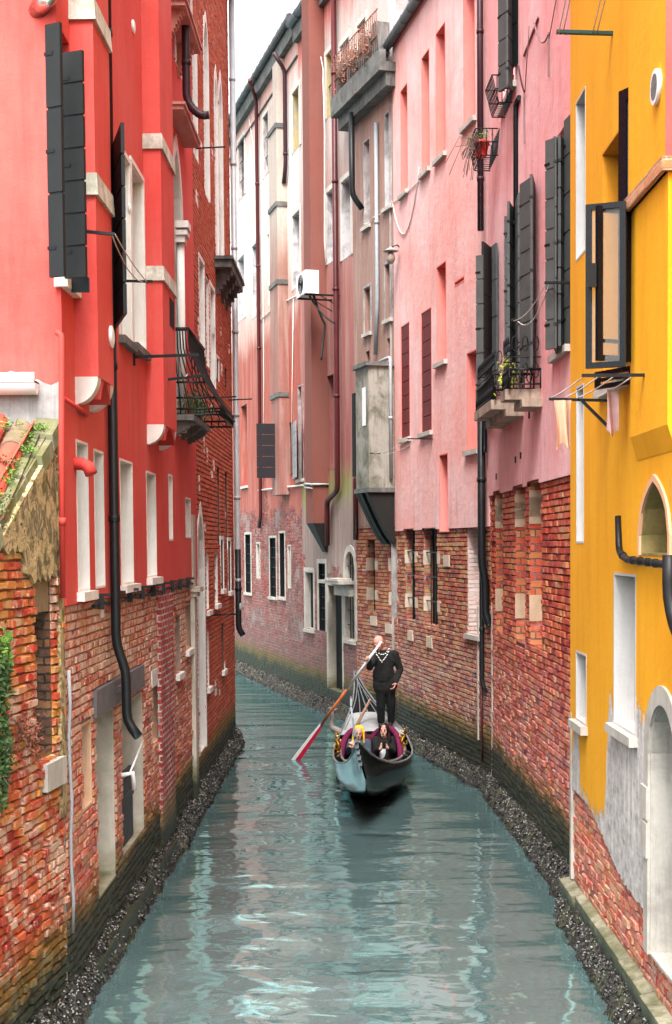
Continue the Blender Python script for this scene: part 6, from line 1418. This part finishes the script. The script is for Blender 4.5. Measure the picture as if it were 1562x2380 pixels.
# planters in wire baskets on the rose house
def basket(s, z, nn, L, H, label, group=None):
    t = thing('wire_basket', label, 'basket', W1.P(s, z, 0), group); b = MB()
    for i in range(8): q = s+L*i/7; b.tube([W1.P(q, z+H, nn), W1.P(q, z, nn-.10), W1.P(q, z, .12), W1.P(q, z+H, .08)], .009, 4)
    for k in (0, .5, 1): b.tube([W1.P(s, z+H*k, .1), W1.P(s, z+H*k, nn-.1+.1*k), W1.P(s+L, z+H*k, nn-.1+.1*k), W1.P(s+L, z+H*k, .1)], .010, 4)
    for i in range(1, 4): q = .1+(nn-.1)*i/4; b.tube([W1.P(s, z+H, q), W1.P(s, z, q)], .008, 4)
    b.build('wire_frame', IRON, t); return t
s, z = W1.hit(1163, 362, .05); bk = basket(s-.1, z-.02, .46, .9, .42, 'black wire flower basket with a red pot, on the wall above the dark shutter', None)
s, z = W1.hit(1196, 243, .05); basket(s-.1, z, .40, .7, .40, 'empty black wire basket below the top shutter of the rose house')
pq = W1.P(W1.hit(1163, 362, .05)[0]+.25, W1.hit(1163, 362, .05)[1]+.05, .32)
pt = thing('potted_plant', 'red flowerpot with trailing dry stems and a little green, in the wire basket', 'plant', pq)
b = MB(); b.grid([[pq+_v(r_*math.cos(a*.524), r_*math.sin(a*.524), h) for a in range(12)] for r_, h in ((.08, 0), (.12, .2), (.13, .2), (.13, .25), (.11, .25))], True, True); b.build('pot', m_plain('red_pot', (.55, .03, .02), .5), pt)
b = MB(); rnd = random.Random(2); leaves(b, pq+_v(0, 0, .33), (.07, .07, .05), 120, .022, rnd); b.build('leaves', LEAF, pt)
b = MB()
for i in range(34): d_2 = _v(rnd.gauss(-.22, .12), rnd.gauss(0, .16), 0); b.tube([pq+_v(0, 0, .22), pq+d_2*.6+_v(0, 0, .22+rnd.uniform(0, .15)), pq+d_2+_v(0, 0, rnd.uniform(-.35, .3))], .005, 4)
b.build('stems', TWIG, pt)
s0, s1, z = sm1; plant('balcony_plant', 'small yellow-green potted plant on the nearer little balcony', 'plant', [(W1.P(s0+.35, z+.22, .36), (.07, .08, .09)), (W1.P(s0+.3, z+.35, .36), (.05, .06, .09))], 130, .03, m_plain('yellow_green_leaves', (.30, .34, .04), .6, .4, 12), 10, 8, base=W1.P(s0+.35, z+.02, .36))
rt_ = WL.P(sb0+1.2, zf+.02, .3); plant('balcony_flowers', 'reddish-green plants inside the bulging black balcony', 'plant', [(WL.P(sb0+.5, zf+.22, .25), (.08, .25, .1)), (WL.P(sb0+1.3, zf+.22, .28), (.08, .25, .1))], 240, .025, LEAFD, 12, 9, base=rt_)
for kx, (q, lab) in enumerate([(0.4, 'rusty flowering plant on the near end of the roof terrace'), (1.3, 'rusty flowering plant in the middle of the roof terrace'), (2.2, 'rusty flowering plant at the far end of the roof terrace')]):
    c_ = W3.P(q, 15.4, .5); plant('terrace_plant', lab, 'plant', [(c_, (.12, .12, .2))], 140, .035, m_plain('rusty_leaves_%s' % 'abc'[kx], (.28, .10, .06), .8, .5, 12), 22, 30+kx, 'plants on the roof terrace', W3.P(q, 15.1, .4))
# washing lines
def line_thing(label, bars, cords, mat=IRON, r_=.016):
    t = thing('washing_line', label, 'washing line', bars[0][0]); b = MB()
    for p, q in bars: b.bar(p, q, r_*2.2, r_*1.4)
    b.build_each('arm', mat, t)
    for pts, sag in cords: b = MB(); b.tube(cable(pts, sag), .006, 5); b.build('cord', ROPE, t)
    return t
zb1 = WL.hit(124, 512, .02)[1]; sE = .12; e1 = WL.P(sE, zb1-.05, .50); s2_, z2_ = WL.hit(286, 655, .02); e2 = WL.P(s2_, z2_, .36)
line_thing('flat iron arm and cords on the red house, in front of the big black shutter', [(WL.P(sE, zb1, 0), e1), (WL.P(s2_, z2_+.01, 0), e2)], [([e1, e2-WL.n*.07], .03), ([e1+_v(-.03, 0, 0), e2-WL.n*.12], .10)], r_=.018)
s3, z3 = WL.hit(310, 830, .03); line_thing('pair of black iron arms with tangled cord, between the chimney and the bulging balcony', [(WL.P(s3, z3, 0), WL.P(s3, z3+.02, .80)), (WL.P(s3+1.4, z3-.12, 0), WL.P(s3+1.4, z3-.05, .72)), (WL.P(s3, z3-.1, .03), WL.P(s3, z3+.12, .03))], [([WL.P(s3, z3+.03, .55), WL.P(s3+1.4, z3-.03, .5)], .12)], r_=.022)
s5, z5 = WY.hit(1424, 78, .03); line_thing('dark green washing line arm high on the yellow wall', [(WY.P(s5, z5, 0), WY.P(s5, z5+.02, .56))], [([WY.P(s5, z5, .54), WY.P(s5-1.6, z5+.75, .54)], .02), ([WY.P(s5, z5, .50), WY.P(s5-1.6, z5+.75, .50)], .02), ([WY.P(s5, z5, .22), WY.P(s5-1.6, z5+.75, .22)], .02), ([WY.P(s5, z5, .18), WY.P(s5-1.6, z5+.75, .18)], .03)], m_plain('dark_green_paint', (.012, .04, .03), .5), .022)
s6, z6 = WY.hit(1421, 930, .03); arm0 = WY.P(s6+.05, z6, 0); arm1 = WY.P(s6+.05, z6+.02, .62)
cds = [([WY.P(s6+.05, z6+.03, n_), WY.P(s6-1.7, z6+.03, n_)], .015) for n_ in (.60, .47, .34, .18)]
line_thing('washing line rack under the black window of the yellow house, with clothes pegged on it', [(arm0, arm1), (WY.P(s6-1.7, z6+.03, 0), WY.P(s6-1.7, z6+.03, .62)), (WY.P(s6+.05, z6-.3, 0), WY.P(s6+.05, z6, .3))], cds, r_=.018)
s7, z7 = W1.hit(1328, 657, .04); s8, z8 = W1.hit(1247, 746, .04); line_thing('two dark arms with a slack double cord between the shutters of the rose house', [(W1.P(s7, z7, 0), W1.P(s7, z7, .36)), (W1.P(s8, z8, 0), W1.P(s8, z8+.02, .38))], [([W1.P(s7, z7, .34), W1.P(s8, z8, .36)], .10), ([W1.P(s7, z7, .30), W1.P(s8, z8, .30)], .22)], r_=.02)
s9, z9 = W2.hit(1005, 1020, .04); s10, z10 = W3.hit(899, 1054, .60); line_thing('thin cords strung from the dark red shutter to the grey hanging bay', [(W2.P(s9, z9, 0), W2.P(s9, z9, .55)), (W3.P(s10, z10, .6), W3.P(s10, z10, .98))], [([W2.P(s9, z9, .5), W3.P(s10, z10, .9)], .06), ([W2.P(s9, z9, .35), W3.P(s10, z10, .75)], .10)], r_=.016)
def cloth(name, label, cat, p, wdir, W, H, mat, seed=0, taper=0, fold=2.2):
    b = MB(); rnd = random.Random(seed); K = 14; J = 18; fr_ = []
    for side in (0, 1):
        rows = []
        for j in range(J+1):
            v = j/J; row = []
            for i in range(K+1):
                u = i/K; x = (u-.5)*W*(1-taper*math.sin(v*2.4)+.25*v*taper); q = V3(p)+wdir*x-_v(0, 0, H*v*(1+.08*math.sin(u*7+seed)))
                q += wdir.cross(_v(0, 0, 1))*(.035*math.sin(u*fold*6.28+v*2+seed)*(.3+v) + (.004 if side else 0)); row.append(q)
            rows.append(row)
        b.grid(rows)
    o = b.build('cloth', mat, None); o.name = name; return tag(o, label, cat)
hd_ = WY.n
cloth('cloth', 'beige cloth hanging from the far end of the washing line by the yellow corner', 'cloth', WY.P(s6-.03, z6+.0, .50), hd_, .17, .44, m_plain('beige_cotton', (.60, .36, .24), .9, .1, 10, bump=.4), 1, .35, 1.3)
cloth('cloth', 'pink and white cloth pegged under the black casement window', 'cloth', WY.P(s6-.75, z6+.02, .17), hd_, .11, .40, m_plain('pale_pink_cotton', (.76, .50, .50), .9, .25, 9, bump=.4), 4, .1, 1.1)
